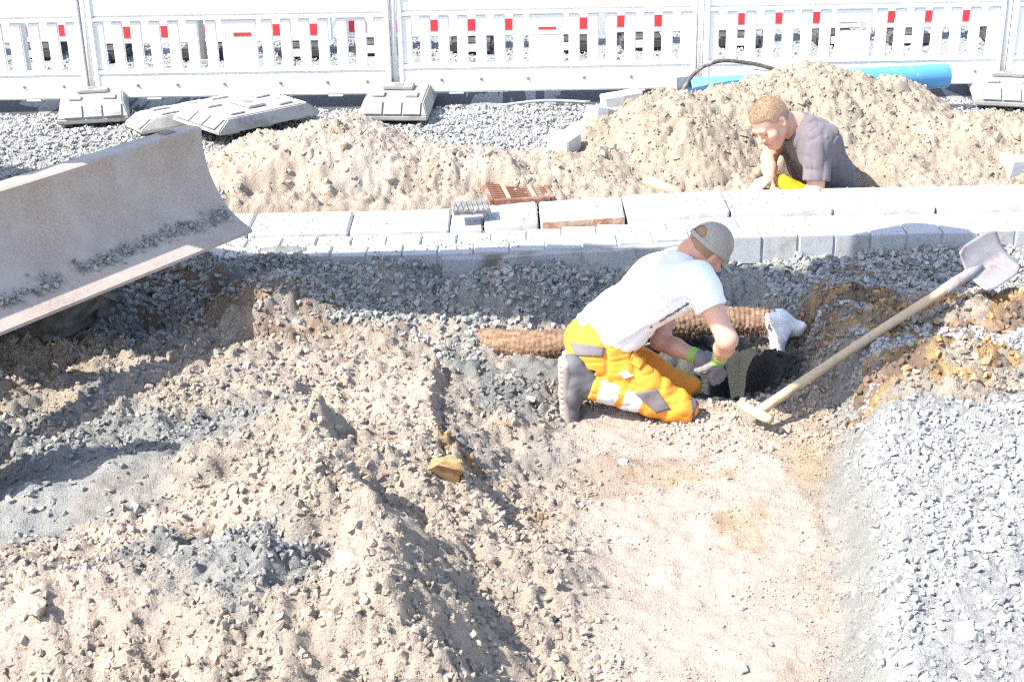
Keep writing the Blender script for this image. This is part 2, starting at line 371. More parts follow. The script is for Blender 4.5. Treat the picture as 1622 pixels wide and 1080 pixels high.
GZ = GZ + _amp*(rng.normal(size=GZ.shape)*.8 + 1.6*vnoise2(GX*45, GY*45, 45) + 1.8*np.abs(vnoise2(GX*32, GY*32, 46)))
def grid_faces(ny, nx):
    i = np.arange(ny-1)[:, None]*nx + np.arange(nx-1)[None]
    return np.stack([i, i+1, i+nx+1, i+nx], -1).reshape(-1, 4)
V = np.stack([GX, GY, GZ], -1).reshape(-1, 3)
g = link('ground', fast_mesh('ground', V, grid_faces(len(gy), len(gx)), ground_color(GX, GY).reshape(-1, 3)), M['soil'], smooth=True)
tag(g, 'dug up sandy and grey gravelly ground of the site', kind='structure')
def gz(x, y): return float(height(np.array([x]), np.array([y]))[0])

bm = bmesh.new(); box(bm, -60, 60, 9.52, 10.25, -.1, .006)
tag(link('road', bm_mesh('road', bm), M['asphalt']), 'dark asphalt strip under the barrier fence', kind='structure')

# ------------------------------------------------------------------ heaps (own meshes)
def heap(name, x0, x1, y0, y1, step, hfun, cfun, label, mt='heap'):
    xs = np.arange(x0, x1, step); ys = np.arange(y0, y1, step); X, Y = np.meshgrid(xs, ys)
    Hh = hfun(X, Y); base = height(X, Y, False)
    Hh = Hh + np.where(Hh > .001, .0065*rng.normal(size=Hh.shape) + .012*vnoise2(X*40, Y*40, 47), 0); Z = np.where(Hh > 0.001, base + Hh, base - .06)
    F = grid_faces(len(ys), len(xs)); ok = (Hh.ravel() > -.02)[F].any(1)
    o = link(name, fast_mesh(name, np.stack([X, Y, Z], -1).reshape(-1, 3), F[ok], cfun(X, Y, Hh).reshape(-1, 3)), M[mt], smooth=True)
    return tag(o, label, 'sand heap' if mt == 'heap' else 'soil heap')
def clods(x, y, a=1.0):
    return a*(.018*(.5-worley2(x*8, y*8, 61)) + .010*(.5-worley2(x*21, y*21, 62)) + .075*fbm2(x*3.2, y*3.2, 5, 63, .55) - .030*np.exp(-np.abs(fbm2(x*2.6, y*7, 3, 65))*16) + .018*fbm2(x*28, y*28, 3, 64, .6))
def h_left(x, y):
    wx = x + .12*fbm2(x*2, y*2, 3, 80); wy = y + .10*fbm2(x*2+5, y*2, 3, 81)
    h = np.maximum.reduce([.30*np.clip(1-ell(wx, wy, -1.0, 8.14, 1.0, .66)**1.1, -.3, 1), .18*np.clip(1-ell(wx, wy, -.30, 8.0, .72, .46)**1.3, -.3, 1), .12*np.clip(1-ell(wx, wy, .15, 8.05, .65, .36), -.3, 1)])
    h = h + np.where(h > -.02, clods(x, y)*np.clip((h+.03)*8, 0, 1), 0)
    return h - .34*sstep(7.90, 7.55, y + .14*fbm2(x*5, y*5, 3, 88))
def h_right(x, y):
    wx = x + .15*fbm2(x*1.7, y*1.7, 3, 84); wy = y + .09*fbm2(x*2+5, y*2, 3, 85)
    h = np.maximum.reduce([.42*np.clip(1-ell(wx, wy, 1.90, 8.80, 1.10, .78)**1.5, -.3, 1), .30*np.clip(1-ell(wx, wy, .98, 8.50, .66, .74)**1.7, -.3, 1),
                           .20*np.clip(1-ell(wx, wy, 2.70, 8.35, .95, .60)**1.5, -.3, 1), .14*np.clip(1-ell(wx, wy, .45, 8.0, .62, .34), -.3, 1)])
    # scraped face towards the kerb
    h = np.minimum(h, .02 + (wy-7.56)*.62 + .12*fbm2(x*3, y*3, 3, 86)*sstep(7.7, 8.0, y))
    h = h - .5*sstep(1.0, .7, ell(x, y, 1.80, 7.84, .40, .24))
    h = h + np.where(h > -.02, clods(x, y, 1.1)*np.clip((h+.03)*8, 0, 1), 0)
    return h - .34*sstep(7.85, 7.55, y + .12*fbm2(x*5, y*5, 3, 87))
def c_heap(base, grey):
    def f(x, y, h):
        n1 = fbm2(x*4, y*4, 4, 90); n2 = fbm2(x*16, y*16, 3, 91)
        c = base*(1+.25*n2+.12*n1)[..., None]
        m_ = (grey*sstep(.05, .35, n1))[..., None]
        return np.clip(c*(1-m_) + PALE*.9*m_, .02, .8)
    return f
heap('sand_heap', -2.3, 1.0, 7.57, 9.4, .0125, h_left, c_heap(SAND*.98, .35), 'low spread of crumbly sand between the digger blade and the rusty grate')
heap('sand_heap', -.4, 4.2, 7.56, 9.7, .0125, h_right, c_heap(BEIGE, .06), 'big beige sand heap behind the kneeling man in the grey shirt')
def h_clay(x, y):
    c1 = wp(1470, 565, -.02); c2 = wp(1400, 470, -.05); c3 = wp(1560, 480, -.02); c4 = wp(1360, 520, -.1)
    wx = x + .10*fbm2(x*3, y*3, 3, 94); wy = y + .08*fbm2(x*3+5, y*3, 3, 95)
    h = np.maximum.reduce([.13*np.clip(1-ell(wx, wy, c1[0]+.12, c1[1]-.05, .42, .26)**1.4, -.3, 1), .07*np.clip(1-ell(wx, wy, *c2, .38, .28)**1.4, -.3, 1),
                           .08*np.clip(1-ell(wx, wy, *c3, .5, .24)**1.4, -.3, 1), .06*np.clip(1-ell(wx, wy, *c4, .25, .22), -.3, 1)])
    return h + np.where(h > -.02, clods(x, y, 1.1)*np.clip((h+.03)*10, 0, 1), 0)
def c_clay(x, y, h):
    n1 = fbm2(x*5, y*5, 4, 96); n2 = fbm2(x*18, y*18, 3, 97)
    c = np.zeros(x.shape+(3,)); c[:] = CLAY*1.12
    for a, b, cc in ((.16, .32, SAND*.9), (.06, -.16, BROWN*1.2)):
        m_ = sstep(a, b, n1)[..., None]; c = c*(1-m_)+cc*m_
    m_ = sstep(.12, .3, fbm2(x*7, y*7, 3, 98))[..., None]; c = c*(1-m_*.45)+GREY*.85*m_*.45
    return np.clip(c*(1+.3*n2)[..., None], .02, .8)
heap('clay_heap', .9, 3.1, 4.9, 6.8, .011, h_clay, c_clay, 'ochre and brown clay heap under the shovel on the right bank', 'soil')
def top_z(x, y):
    """surface under a point incl. heaps"""
    X = np.asarray(x, float); Y = np.asarray(y, float); z = height(X, Y)
    for hf in (h_left, h_right, h_clay):
        h = hf(X, Y); z = np.where(h > .001, np.maximum(z, height(X, Y, False)+h), z)
    return z

# ------------------------------------------------------------------ stones (stuff) built from convex hulls
def hulls(n, k, seed):
    r = np.random.default_rng(seed); out = []
    for _ in range(n):
        p = r.normal(size=(k, 3)); p /= np.linalg.norm(p, axis=1)[:, None]; p *= r.uniform(.75, 1.05, (k, 1)); p *= np.array([1, r.uniform(.65, .95), r.uniform(.5, .8)])
        bm = bmesh.new(); vs_ = [bm.verts.new(q) for q in p]
        res = bmesh.ops.convex_hull(bm, input=vs_)
        bmesh.ops.delete(bm, geom=[v for v in bm.verts if not v.link_faces], context='VERTS')
        bmesh.ops.triangulate(bm, faces=bm.faces[:]); bmesh.ops.recalc_face_normals(bm, faces=bm.faces[:])
        bm.verts.index_update()
        out.append((np.array([v.co[:] for v in bm.verts]), np.array([[v.index for v in f.verts] for f in bm.faces]))); bm.free()
    return out
HULL = hulls(26, 11, 3); HULLBIG = hulls(20, 22, 4)
def rand_rot(n, r, tilt=1.0):
    q = r.normal(size=(n, 4)); q[:, 1:3] *= tilt; q /= np.linalg.norm(q, axis=1)[:, None]; w_, x, y, z = q.T
    return np.stack([1-2*(y*y+z*z), 2*(x*y-z*w_), 2*(x*z+y*w_), 2*(x*y+z*w_), 1-2*(x*x+z*z), 2*(y*z-x*w_), 2*(x*z-y*w_), 2*(y*z+x*w_), 1-2*(x*x+y*y)], -1).reshape(n, 3, 3)
def stones(name, pos, size, color, label, variants=None, m='stone', kind='stuff', seed=1, tilt=.5):
    variants = variants or HULL; r = np.random.default_rng(seed); n = len(pos)
    which = r.integers(0, len(variants), n); Rm = rand_rot(n, r, tilt)
    Vs, Fs, Cs = [], [], []; off = 0
    for k, (hv, hf) in enumerate(variants):
        idx = np.where(which == k)[0]
        if not len(idx): continue
        v = np.einsum('nij,vj->nvi', Rm[idx], hv)*size[idx][:, None, None] + pos[idx][:, None]
        Vs.append(v.reshape(-1, 3)); Fs.append((hf[None] + (np.arange(len(idx))*len(hv))[:, None, None] + off).reshape(-1, 3))
        Cs.append(np.repeat(color[idx], len(hv), 0)); off += len(idx)*len(hv)
    o = link(name, fast_mesh(name, np.concatenate(Vs), np.concatenate(Fs), np.concatenate(Cs)), M[m])
    return tag(o, label, kind=kind)
def area(n, x0, x1, y0, y1, dens, seed):
    r = np.random.default_rng(seed); x = r.uniform(x0, x1, n); y = r.uniform(y0, y1, n)
    k = r.uniform(size=n) < dens(x, y); return x[k], y[k], r
def sizes(r, n, lo, hi, p=2.2): return lo + (hi-lo)*r.uniform(size=n)**p
def tint(r, n, c, v=.18): return np.clip(np.asarray(c)*(1+v*r.normal(size=(n, 1))) + .012*r.normal(size=(n, 3)), .03, .72)
def gpos(x, y, s, sink=.25, zf=height): return np.stack([x, y, zf(x, y) + s*(.55-sink)], -1)

x, y, r = area(60000, .95, 3.0, 3.0, 6.3, lambda x, y: np.clip(zone(x, y)[1]*1.2-.10, 0, 1)**2*(h_clay(x, y) < .01)*(.25+.75*sstep(-.15, .15, fbm2(x*4, y*4, 2, 7))), 11)
s = sizes(r, len(x), .003, .0235, 3.6); stones('gravel', gpos(x, y, s), s, tint(r, len(x), PALE, .12), 'pale crushed gravel covering the bank right of the trench', seed=11)
x, y, r = area(48000, -2.9, 3.1, 6.0, 6.86, lambda x, y: sstep(6.0, 6.35, y+.25*fbm2(x*3, y*3, 3, 5))*(h_clay(x, y) < .01)*(np.where((x > .75) & (x < 1.25) & (y < 6.75), .12, 1))*(.35+.65*sstep(-.2, .05, fbm2(x*3, y*3, 2, 9))), 12)
s = sizes(r, len(x), .004, .029, 3.4); stones('gravel', gpos(x, y, s), s, tint(r, len(x), GREY*1.15, .15), 'grey crushed gravel on the bank below the kerb', seed=12)
x, y, r = area(36000, -3.9, 4.2, 7.6, 9.55, lambda x, y: (h_left(x, y) < .005)*(h_right(x, y) < .005)*((x < -1.6) | (x > 3) | (y > 8.25))*(ell(x, y, 1.80, 7.84, .40, .22) > 1), 13)
s = sizes(r, len(x), .007, .026, 1.6); stones('gravel', gpos(x, y, s), s, tint(r, len(x), PALE, .14), 'light grey gravel strip between the sand heaps and the fence', seed=13)
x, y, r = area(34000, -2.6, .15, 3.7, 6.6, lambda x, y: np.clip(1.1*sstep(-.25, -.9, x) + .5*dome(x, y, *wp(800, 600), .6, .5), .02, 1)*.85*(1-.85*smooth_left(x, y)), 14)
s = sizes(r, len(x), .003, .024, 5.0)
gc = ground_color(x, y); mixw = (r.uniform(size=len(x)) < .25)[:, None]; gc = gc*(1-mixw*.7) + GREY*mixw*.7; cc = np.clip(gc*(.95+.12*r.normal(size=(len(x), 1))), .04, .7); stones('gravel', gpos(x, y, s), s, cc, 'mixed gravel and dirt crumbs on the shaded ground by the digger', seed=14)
x, y, r = area(80000, -2.2, .75, 3.0, 5.6, lambda x, y: np.clip(sstep(.45, .05, x)*(.22+.78*sstep(-.1, .2, fbm2(x*3+2, y*3, 3, 77)))*(1-.85*smooth_left(x, y)), 0, 1), 15)
s = sizes(r, len(x), .003, .023, 5.5)
gc = ground_color(x, y); cc = np.clip(gc*(.93+.10*r.normal(size=(len(x), 1))), .04, .7); stones('soil_crumbs', gpos(x, y, s, .45), s, cc, 'crumbly clods of sand on the spoil ridge in the foreground', HULL, 'clod', seed=15, tilt=1)
x, y, r = area(9000, .55, 1.5, 4.6, 6.2, lambda x, y: sstep(4.9, 5.3, y)*.8*(ell(x, y, .88, 5.82, .34, .28) > 1), 16)
s = sizes(r, len(x), .004, .022, 3.0)
gc = ground_color(x, y); stones('soil_crumbs', gpos(x, y, s, .3), s, np.clip(gc*(1.05+.15*r.normal(size=(len(x), 1))), .04, .7), 'dirt crumbs around the hole and the end of the shovel handle', HULL, 'clod', seed=16, tilt=1)
x, y, r = area(8000, .9, 3.0, 5.0, 6.8, lambda x, y: (h_clay(x, y) > .0)*.9, 17)
s = sizes(r, len(x), .005, .030, 3.0)
cc = np.clip(c_clay(x, y, None)*(1.05+.18*r.normal(size=(len(x), 1))), .03, .7); stones('soil_crumbs', gpos(x, y, s, .3, top_z), s, cc, 'ochre clay lumps lying on the clay heap', HULL, 'clod', seed=17, tilt=1)
x, y, r = area(30000, -2.2, 4.0, 7.6, 9.5, lambda x, y: ((h_left(x, y) > .0) | (h_right(x, y) > .0))*.75, 18)
s = sizes(r, len(x), .003, .020, 5.0)
cc = np.where((h_left(x, y) > .0)[:, None], SAND*1.02, BEIGE*1.02)*(1.0+.12*r.normal(size=(len(x), 1))); stones('sand_crumbs', gpos(x, y, s, .5, top_z), s, np.clip(cc, .03, .7), 'sand crumbs lying on the two heaps behind the kerb', HULL, 'clod', seed=18, tilt=1)
x, y, r = area(14000, .2, 1.35, 3.0, 5.3, lambda x, y: (1-zone(x, y)[1])*(.15+.85*sstep(.05, .25, fbm2(x*4, y*4, 2, 19))), 19)
s = sizes(r, len(x), .002, .010, 4.0)
stones('soil_crumbs', gpos(x, y, s, .3), s, np.clip(ground_color(x, y)*(1.0+.15*r.normal(size=(len(x), 1))), .03, .7), 'small crumbs scattered over the smooth trench floor', HULL, 'clod', seed=19, tilt=1)
x, y, r = area(16000, .85, 1.75, 3.0, 5.9, lambda x, y: sstep(.28, .05, np.abs(x-zone(x, y)[0])), 21)
s = sizes(r, len(x), .002, .011, 3.0)
stones('soil_crumbs', gpos(x, y, s, .4), s, np.clip(ground_color(x, y)*(.97+.12*r.normal(size=(len(x), 1))), .03, .7), 'fine grey grit along the right edge of the trench', HULL, 'clod', seed=21, tilt=1)
x, y, r = area(1500, -2.2, 4.0, 7.6, 9.4, lambda x, y: ((h_left(x, y) > .02) | (h_right(x, y) > .02))*.6, 22)
s = sizes(r, len(x), .012, .045, 3.0)
cc = np.where((h_left(x, y) > .0)[:, None], SAND, BEIGE)*(.97+.08*r.normal(size=(len(x), 1))); stones('sand_clods', gpos(x, y, s, .55, top_z), s, np.clip(cc, .03, .7), 'larger sand clods stuck in the two heaps behind the kerb', HULLBIG, 'clod', seed=22, tilt=1)
# far ground behind the fence
x, y, r = area(9000, -4.6, 4.8, 10.3, 12.2, lambda x, y: .8+0*x, 20)
s = sizes(r, len(x), .008, .026, 1.8); stones('gravel', gpos(x, y, s), s, tint(r, len(x), PALE*.95, .14), 'light gravel between the two rows of barriers', seed=20)

# single stones and lumps one can point at
def rock(u, v, size, colr, label, seed, flat=.7, name='loose_stone', cat='stone', grp=None, z=-.28):
    x, y = wp(u, v, z)
    for _ in range(4):
        zz = float(top_z(np.array([x]), np.array([y]))[0]); x, y = wp(u, v, zz + size*.3)
    r = np.random.default_rng(seed); bm = bmesh.new(); pts_ = r.normal(size=(16, 3)); pts_ /= np.linalg.norm(pts_, axis=1)[:, None]; vs_ = [bm.verts.new(q) for q in pts_]; bmesh.ops.convex_hull(bm, input=vs_); bmesh.ops.subdivide_edges(bm, edges=bm.edges[:], cuts=2, use_grid_fill=True); bmesh.ops.triangulate(bm, faces=bm.faces[:])
    P = np.array([q.co[:] for q in bm.verts]); sc = np.array([1, r.uniform(.7, .9), flat])
    d = 1 + .35*vnoise3(P[:, 0]*1.3+seed, P[:, 1]*1.3, P[:, 2]*1.3, seed) + (.40 if 'clod' in name or 'lump' in name else .12)*vnoise3(P[:, 0]*3.5, P[:, 1]*3.5+seed, P[:, 2]*3.5, seed)
    for q, p, k in zip(bm.verts, P, d): q.co = Vector(p*k*sc*size)
    me = bm_mesh(name, bm); a = me.attributes.new('col', 'FLOAT_COLOR', 'POINT')
    a.data.foreach_set('color', np.tile(np.append(colr, 1).astype(np.float32), len(me.vertices)))
    me.polygons.foreach_set('use_smooth', np.zeros(len(me.polygons), dtype=bool)); o = link(name, me, M['stone' if name == 'loose_stone' else 'clod']); o.location = (x, y, zz + size*flat*(.45 if name == 'loose_stone' else .38)); o.rotation_euler = (r.uniform(-.2, .2), r.uniform(-.2, .2), r.uniform(0, 6))
    return tag(o, label, cat, grp)
rock(1175, 1058, .026, PALE*1.05, 'round pale stone at the bottom edge of the trench floor', 1, .85)
rock(1220, 1018, .014, PALE*.8, 'small flat pebble just above the round stone on the trench floor', 2, .5)
rock(1177, 962, .017, PALE*1.1, 'whitish pebble in the middle of the trench floor', 3, .6)
rock(936, 928, .016, PALE*1.2, 'white angular chip at the left side of the trench floor', 4, .7)
rock(987, 730, .026, PALE*1.0, 'pale stone on the dark patch below the kneeling man\'s boot', 5, .6)
rock(708, 745, .075, CLAY*1.15, 'orange clay lump stuck in the small bank left of the trench', 6, .8, 'clay_lump', 'clay lump')
rock(800, 668, .05, BROWN*1.9, 'brownish clod left of the kneeling man\'s boot', 7, .7, 'soil_clod', 'soil clod')
rock(560, 885, .062, SAND*1.05, 'big flat pale clod on top of the spoil ridge', 8, .6, 'soil_clod', 'soil clod', z=.05)
rock(300, 872, .055, SAND*1.0, 'pale broken clod on the left flank of the ridge', 9, .6, 'soil_clod', 'soil clod', z=0)
rock(348, 858, .05, SAND*1.02, 'long pale clod beside the broken one on the ridge flank', 10, .55, 'soil_clod', 'soil clod', z=0)
rock(1530, 995, .045, PALE*1.1, 'largest white stone in the gravel near the right corner', 11, .7, z=-.08)
rock(180, 648, .03, PALE*.85, 'single pale stone lying in the shade of the digger', 12, .7)
rock(60, 960, .05, SAND*.95, 'sandy clod at the far left of the near heap', 13, .7, 'soil_clod', 'soil clod', z=0)
rock(840, 632, .03, SAND*.95, 'rounded sandy stone left of the worker\'s boot', 14, .6)
rock(1140, 600, .03, PALE*.9, 'pale stone at the rim of the hole under the gloves', 15, .7)

# ------------------------------------------------------------------ kerb and pavers
kerb = thing('kerb', 'pale concrete kerb with two rows of grey pavers along the trench', None); kerb['kind'] = 'structure'
r_ = random.Random(3)
def rough_box(name, dims, bevel=.006, jit=.002, seed=0):
    bm = bmesh.new(); x, y, z = dims; box(bm, -x/2, x/2, -y/2, y/2, -z/2, z/2)
    bmesh.ops.bevel(bm, geom=bm.edges[:], offset=bevel, segments=1, affect='EDGES')
    rr = random.Random(seed)
    for q in bm.verts: q.co += Vector((rr.uniform(-jit, jit), rr.uniform(-jit, jit), rr.uniform(-jit, jit)))
    return bm_mesh(name, bm)
pv = [rough_box('paver', (.176, .152, .15), .006, .002, i) for i in range(6)]
for m_ in pv: m_.materials.append(M['paver'])
ktop = lambda x: np.interp(x, [-1.6, -.2, .25, 1.0, 4], [-.085, -.08, -.06, -.02, -.01])
for row, yy in enumerate((6.945, 7.104)):
    i = 0; xx = -1.75 + row*.09
    while xx < 3.6:
        o = link('paver', pv[r_.randrange(6)], None, kerb); o.location = (xx, yy + r_.uniform(-.003, .003), float(ktop(xx)) - .095 + r_.uniform(-.003, .003)); o.rotation_euler = (r_.uniform(-.01, .01), r_.uniform(-.01, .01), r_.uniform(-.012, .012) + (math.pi if r_.random() < .5 else 0))
        xx += .184
bm = bmesh.new(); prevq = None
for xx in np.arange(-1.83, 3.61, .08):
    q = [bm.verts.new((xx, yy, zz)) for yy, zz in ((6.876, -.25), (6.876, float(ktop(xx))-.034), (7.19, float(ktop(xx))-.032), (7.19, -.25))]
    if prevq:
        for k in range(4): bm.faces.new((prevq[k], prevq[(k+1) % 4], q[(k+1) % 4], q[k]))
    else: bm.faces.new(q)
    prevq = q
bm.faces.new(prevq[::-1])
fl_ = link('joint_sand', bm_mesh('joint_sand', bm), M['paver'], kerb)
edges_ = [-1.95, -1.40, -.86, -.32, -.14, .16, .62, 1.17, 1.715, 2.26, 2.80, 3.35]
for i, (a, b) in enumerate(zip(edges_, edges_[1:])):
    cx = (a+b)/2; dz = float(ktop(b)-ktop(a)); up = .0 if cx < 0 else .018
    o = link('kerb_slab', rough_box('kerb_slab', (b-a-.010, .36, .20), .010, .002, i), M['concrete'], kerb)
    o.location = (cx, 7.37, float(ktop(cx)) + up - .10); o.rotation_euler = (0, -math.atan2(dz, b-a), r_.uniform(-.006, .006))
    if .1 < cx < .5:
        o2 = link('stained_face', rough_box('stained_face', (b-a-.03, .006, .045), .001, .001, i), M['rustface'], kerb); o2.location = (cx, 7.186, float(ktop(cx)) + up - .028); o2.rotation_euler = o.rotation_euler
        o2['label'] = 'rust brown stained front edge of the kerb stone'
bm = bmesh.new()
xs = np.arange(-.35, 1.06, .04); prev = None
for i, xx in enumerate(xs):
    j = .012*float(fbm2(np.array([xx*6.]), np.array([.3]), 3, 3)[0]); top = float(ktop(xx)) - .035 + .5*j
    ring = [bm.verts.new(c) for c in ((xx, 6.875, top), (xx, 6.835+j, top-.012), (xx, 6.815+j, top-.10), (xx, 6.81+j, -.3), (xx, 6.875, -.3))]
    if prev:
        for k in range(5): bm.faces.new((prev[k], prev[(k+1) % 5], ring[(k+1) % 5], ring[k]))
    else: bm.faces.new(ring)
    prev = ring
bm.faces.new(prev[::-1])
o = link('concrete_haunch', bm_mesh('concrete_haunch', bm), M['haunch'], kerb); o['label'] = 'rough stained concrete bedding in front of the pavers'

x, y, r = area(9000, -1.8, 3.4, 6.89, 7.55, lambda x, y: .05 + .95*sstep(.0, .3, fbm2(x*3, y*5, 3, 24) + .35*sstep(-.2, -1.2, x)), 24)
s = sizes(r, len(x), .002, .010, 4.0); zk = ktop(x) + np.where(y > 7.19, np.where(x < -.14, 0, .018), -.02)
stones('sand_crumbs', np.stack([x, y, zk + s*.35], -1), s, np.clip(SAND*1.05*(1+.12*r.normal(size=(len(x), 1))), .03, .7), 'grit and sand crumbs spilled over the kerb and pavers', HULL, 'clod', seed=24, tilt=1)

# ------------------------------------------------------------------ front fence
PW = 2.06; FY = 9.62
def part_box(name, x0, x1, y0, y1, z0, z1, m, parent, bev=.006):
    bm = bmesh.new(); box(bm, x0, x1, y0, y1, z0, z1)
    if bev: bmesh.ops.bevel(bm, geom=bm.edges[:], offset=bev, segments=2, affect='EDGES')
    return link(name, bm_mesh(name, bm), m, parent)
def fence_panel():
    p = thing('barrier_panel', 'x', 'barrier')
    Wd = 1.98
    W_ = M['whiteplastic']
    part_box('upper_board', -Wd/2, Wd/2, -.02, .02, .645, 1.02, W_, p, .012)
    part_box('lower_board', -Wd/2, Wd/2, -.022, .022, .095, .258, W_, p, .012)
    part_box('lower_rail', -Wd/2, Wd/2, -.026, .026, .260, .292, W_, p, .006)
    part_box('upper_rail', -Wd/2, Wd/2, -.026, .026, .615, .643, W_, p, .006)
    pitch = .1255; n = 16; me = None
    for i in range(n):
        xx = -Wd/2 + .045 + i*pitch + .0
        if i in (7, 8): continue
        if me is None:
            sl_ = part_box('slat', -.037, .037, -.014, .014, .293, .614, W_, p, .006); me = sl_.data
        else: sl_ = link('slat', me, None, p)
        sl_.location.x = xx
    # wide plate with a slot in the middle
    cx = -Wd/2 + .045 + 7.5*pitch
    pl = part_box('centre_plate', cx-.118, cx+.118, -.013, .013, .293, .468, W_, p, .006)
    part_box('plate_head', cx-.118, cx+.118, -.013, .013, .526, .614, W_, p, .005)
    for sx in (-1, 1): part_box('plate_side', cx+sx*.105-.013, cx+sx*.105+.013, -.012, .012, .469, .525, W_, p, .003)
    bolt = None
    for xx in (-.72, -.45, -.13, .25, .57, .84):
        if bolt is None:
            bm = bmesh.new(); bmesh.ops.create_cone(bm, cap_ends=True, segments=12, radius1=.012, radius2=.009, depth=.008, matrix=Matrix.Translation((0, -.0255, 0)) @ Matrix.Rotation(math.pi/2, 4, 'X'))
            b_ = link('bolt', bm_mesh('bolt', bm), M['hole'], p); bolt = b_.data
        else: b_ = link('bolt', bolt, None, p)
        b_.location = (xx, 0, .185)
    for sx in (-1, 1):
        part_box('edge_post', sx*(Wd/2-.0)-.018, sx*(Wd/2-.0)+.018, -.03, .03, .05, 1.05, W_, p, .006)
        part_box('foot', sx*.62-.05, sx*.62+.05, -.02, .02, .085, .0995, W_, p, .003)
    return p
posts_u = [150, 633, 1105, 1583]
pp = [Py(u, 152 - (u-811)*.012, FY) for u in posts_u]
PW = (pp[-1].x - pp[0].x)/3
pan = fence_panel()
labels = ['white slatted barrier panel at the left edge, ending beside the first base plate', 'white slatted barrier panel above the loose pair of flat base plates', 'white slatted barrier panel behind the gravel strip and concrete blocks',
          'white slatted barrier panel behind the blue pipe', 'white slatted barrier panel cut off by the right edge']
for i in range(-1, 4):
    p = pan if i == -1 else copy_tree(pan)
    p.location = (pp[0].x + (i+.5)*PW, FY + r_.uniform(-.015, .015), 0.0); p.rotation_euler = (R(r_.uniform(-.6, .6)), 0, R(r_.uniform(-.3, .3)))
    tag(p, labels[i+1], 'barrier', 'white barrier panels along the road')
for i in range(4):
    t_ = thing('fence_post', ['grey steel post between the left two barrier panels', 'grey steel post standing in the base plate behind the low sand heap', 'grey steel post behind the left end of the blue pipe', 'grey steel post right of the blue pipe'][i], 'post', (pp[0].x + i*PW, FY, .0), group='posts between barrier panels')
    bm = bmesh.new(); tube(bm, [(0, 0, .06), (0, 0, 1.08)], .021, 14); link('tube', bm_mesh('tube', bm), M['posttube'], t_, True)
    part_box('clamp', -.033, .033, -.034, .034, .80, .84, M['whiteplastic'], t_, .004)

def base_plate(mat_):
    p = thing('base_plate', 'x', 'base plate')
    L_, W_, H_ = .84, .46, .115
    bm = bmesh.new()     # long axis Y, wedge ends
    prof = [(-L_/2, 0.0), (-L_/2, .035), (-L_/2+.10, H_), (L_/2-.10, H_), (L_/2, .035), (L_/2, 0)]
    v = []
    for s in (-1, 1):
        v.append([bm.verts.new((s*(W_/2 - (.035 if z > .1 else 0)), y, z)) for y, z in prof])
    n = len(prof)
    for i in range(n): bm.faces.new((v[0][i], v[0][(i+1) % n], v[1][(i+1) % n], v[1][i]))
    bm.faces.new(v[0][::-1]); bm.faces.new(v[1])
    bmesh.ops.bevel(bm, geom=bm.edges[:], offset=.008, segments=2, affect='EDGES')
    body = link('body', bm_mesh('body', bm), mat_, p)
    # recesses: wedge-shaped ribs on the sloping end and raised blocks on the top
    for end in (-1, 1):
        for k in (-1, 0, 1):
            bm = bmesh.new(); x0 = k*.125
            a = [(x0-.055, end*(L_/2-.005), .036), (x0+.055, end*(L_/2-.005), .036), (x0+.055, end*(L_/2-.085), .100), (x0-.055, end*(L_/2-.085), .100)]
            nrm = Vector((0, end*.55, .83))*.014
            lo = [bm.verts.new(c) for c in a]; hi = [bm.verts.new(Vector(c)*1.0+nrm) for c in a]
            bm.faces.new(hi); bm.faces.new(lo[::-1])
            for q in range(4): bm.faces.new((lo[q], lo[(q+1) % 4], hi[(q+1) % 4], hi[q]))
            link('end_rib', bm_mesh('end_rib', bm), mat_, p)
    part_box('socket_block', -.10, .10, -.07, .07, H_+.001, H_+.024, mat_, p, .006)
    part_box('socket_shade', -.028, .028, -.028, .028, H_+.0245, H_+.027, M['hole'], p, 0)  # flat dark plate paints in the shade of an open socket
    for sx in (-1, 1):
        for sy in (-1, 1): part_box('grip_block', sx*.11-.04, sx*.11+.04, sy*.2-.055, sy*.2+.055, H_+.001, H_+.014, mat_, p, .004)
    for sy in (-1, 0, 1): part_box('runner', -W_/2+.03, W_/2-.03, sy*.28-.05, sy*.28+.05, -.022, -.0005, mat_, p, .003)
    return p
bp = base_plate(M['palerubber']); bp2 = base_plate(M['greyrubber'])
bpspec = [(bp, Py(150, 172, FY-.06), 14, (0, 0), 'dusty base plate of the leftmost post above the digger blade'), (bp2, Py(633, 160, FY-.12), -3, (0, 0), 'dark grey base plate with ribbed end behind the low sand heap'), (bp2, Py(1590, 152, FY-.05), -12, (0, 0), 'grey base plate at the right edge beside the metal bar'), (bp2, Py(1105, 152, FY-.02), -2, (0, 0), 'base plate half hidden behind the left end of the blue pipe')]
used = set()
for src, pos, rz, tl, lb in bpspec:
    o = src if src.name not in used else copy_tree(src); used.add(src.name)
    o.location = (pos.x, pos.y, .045); o.rotation_euler = (R(1), R(1), R(rz)); tag(o, lb, 'base plate', 'fence base plates')
# two unused plates lying loose on the gravel
l1 = Pz(312, 188, .06); l2 = Pz(392, 186, .10)
for pos, rot, lb in ((l1, (R(3), R(-5), R(-62)), 'loose base plate lying askew on the gravel, lower of the pair'), (l2, (R(-2), R(4), R(-40)), 'loose base plate resting on the other one beside the sand heap')):
    o = copy_tree(bp); o.location = pos; o.rotation_euler = rot; o.scale = (1, 1, .75); tag(o, lb, 'base plate', 'loose base plates')

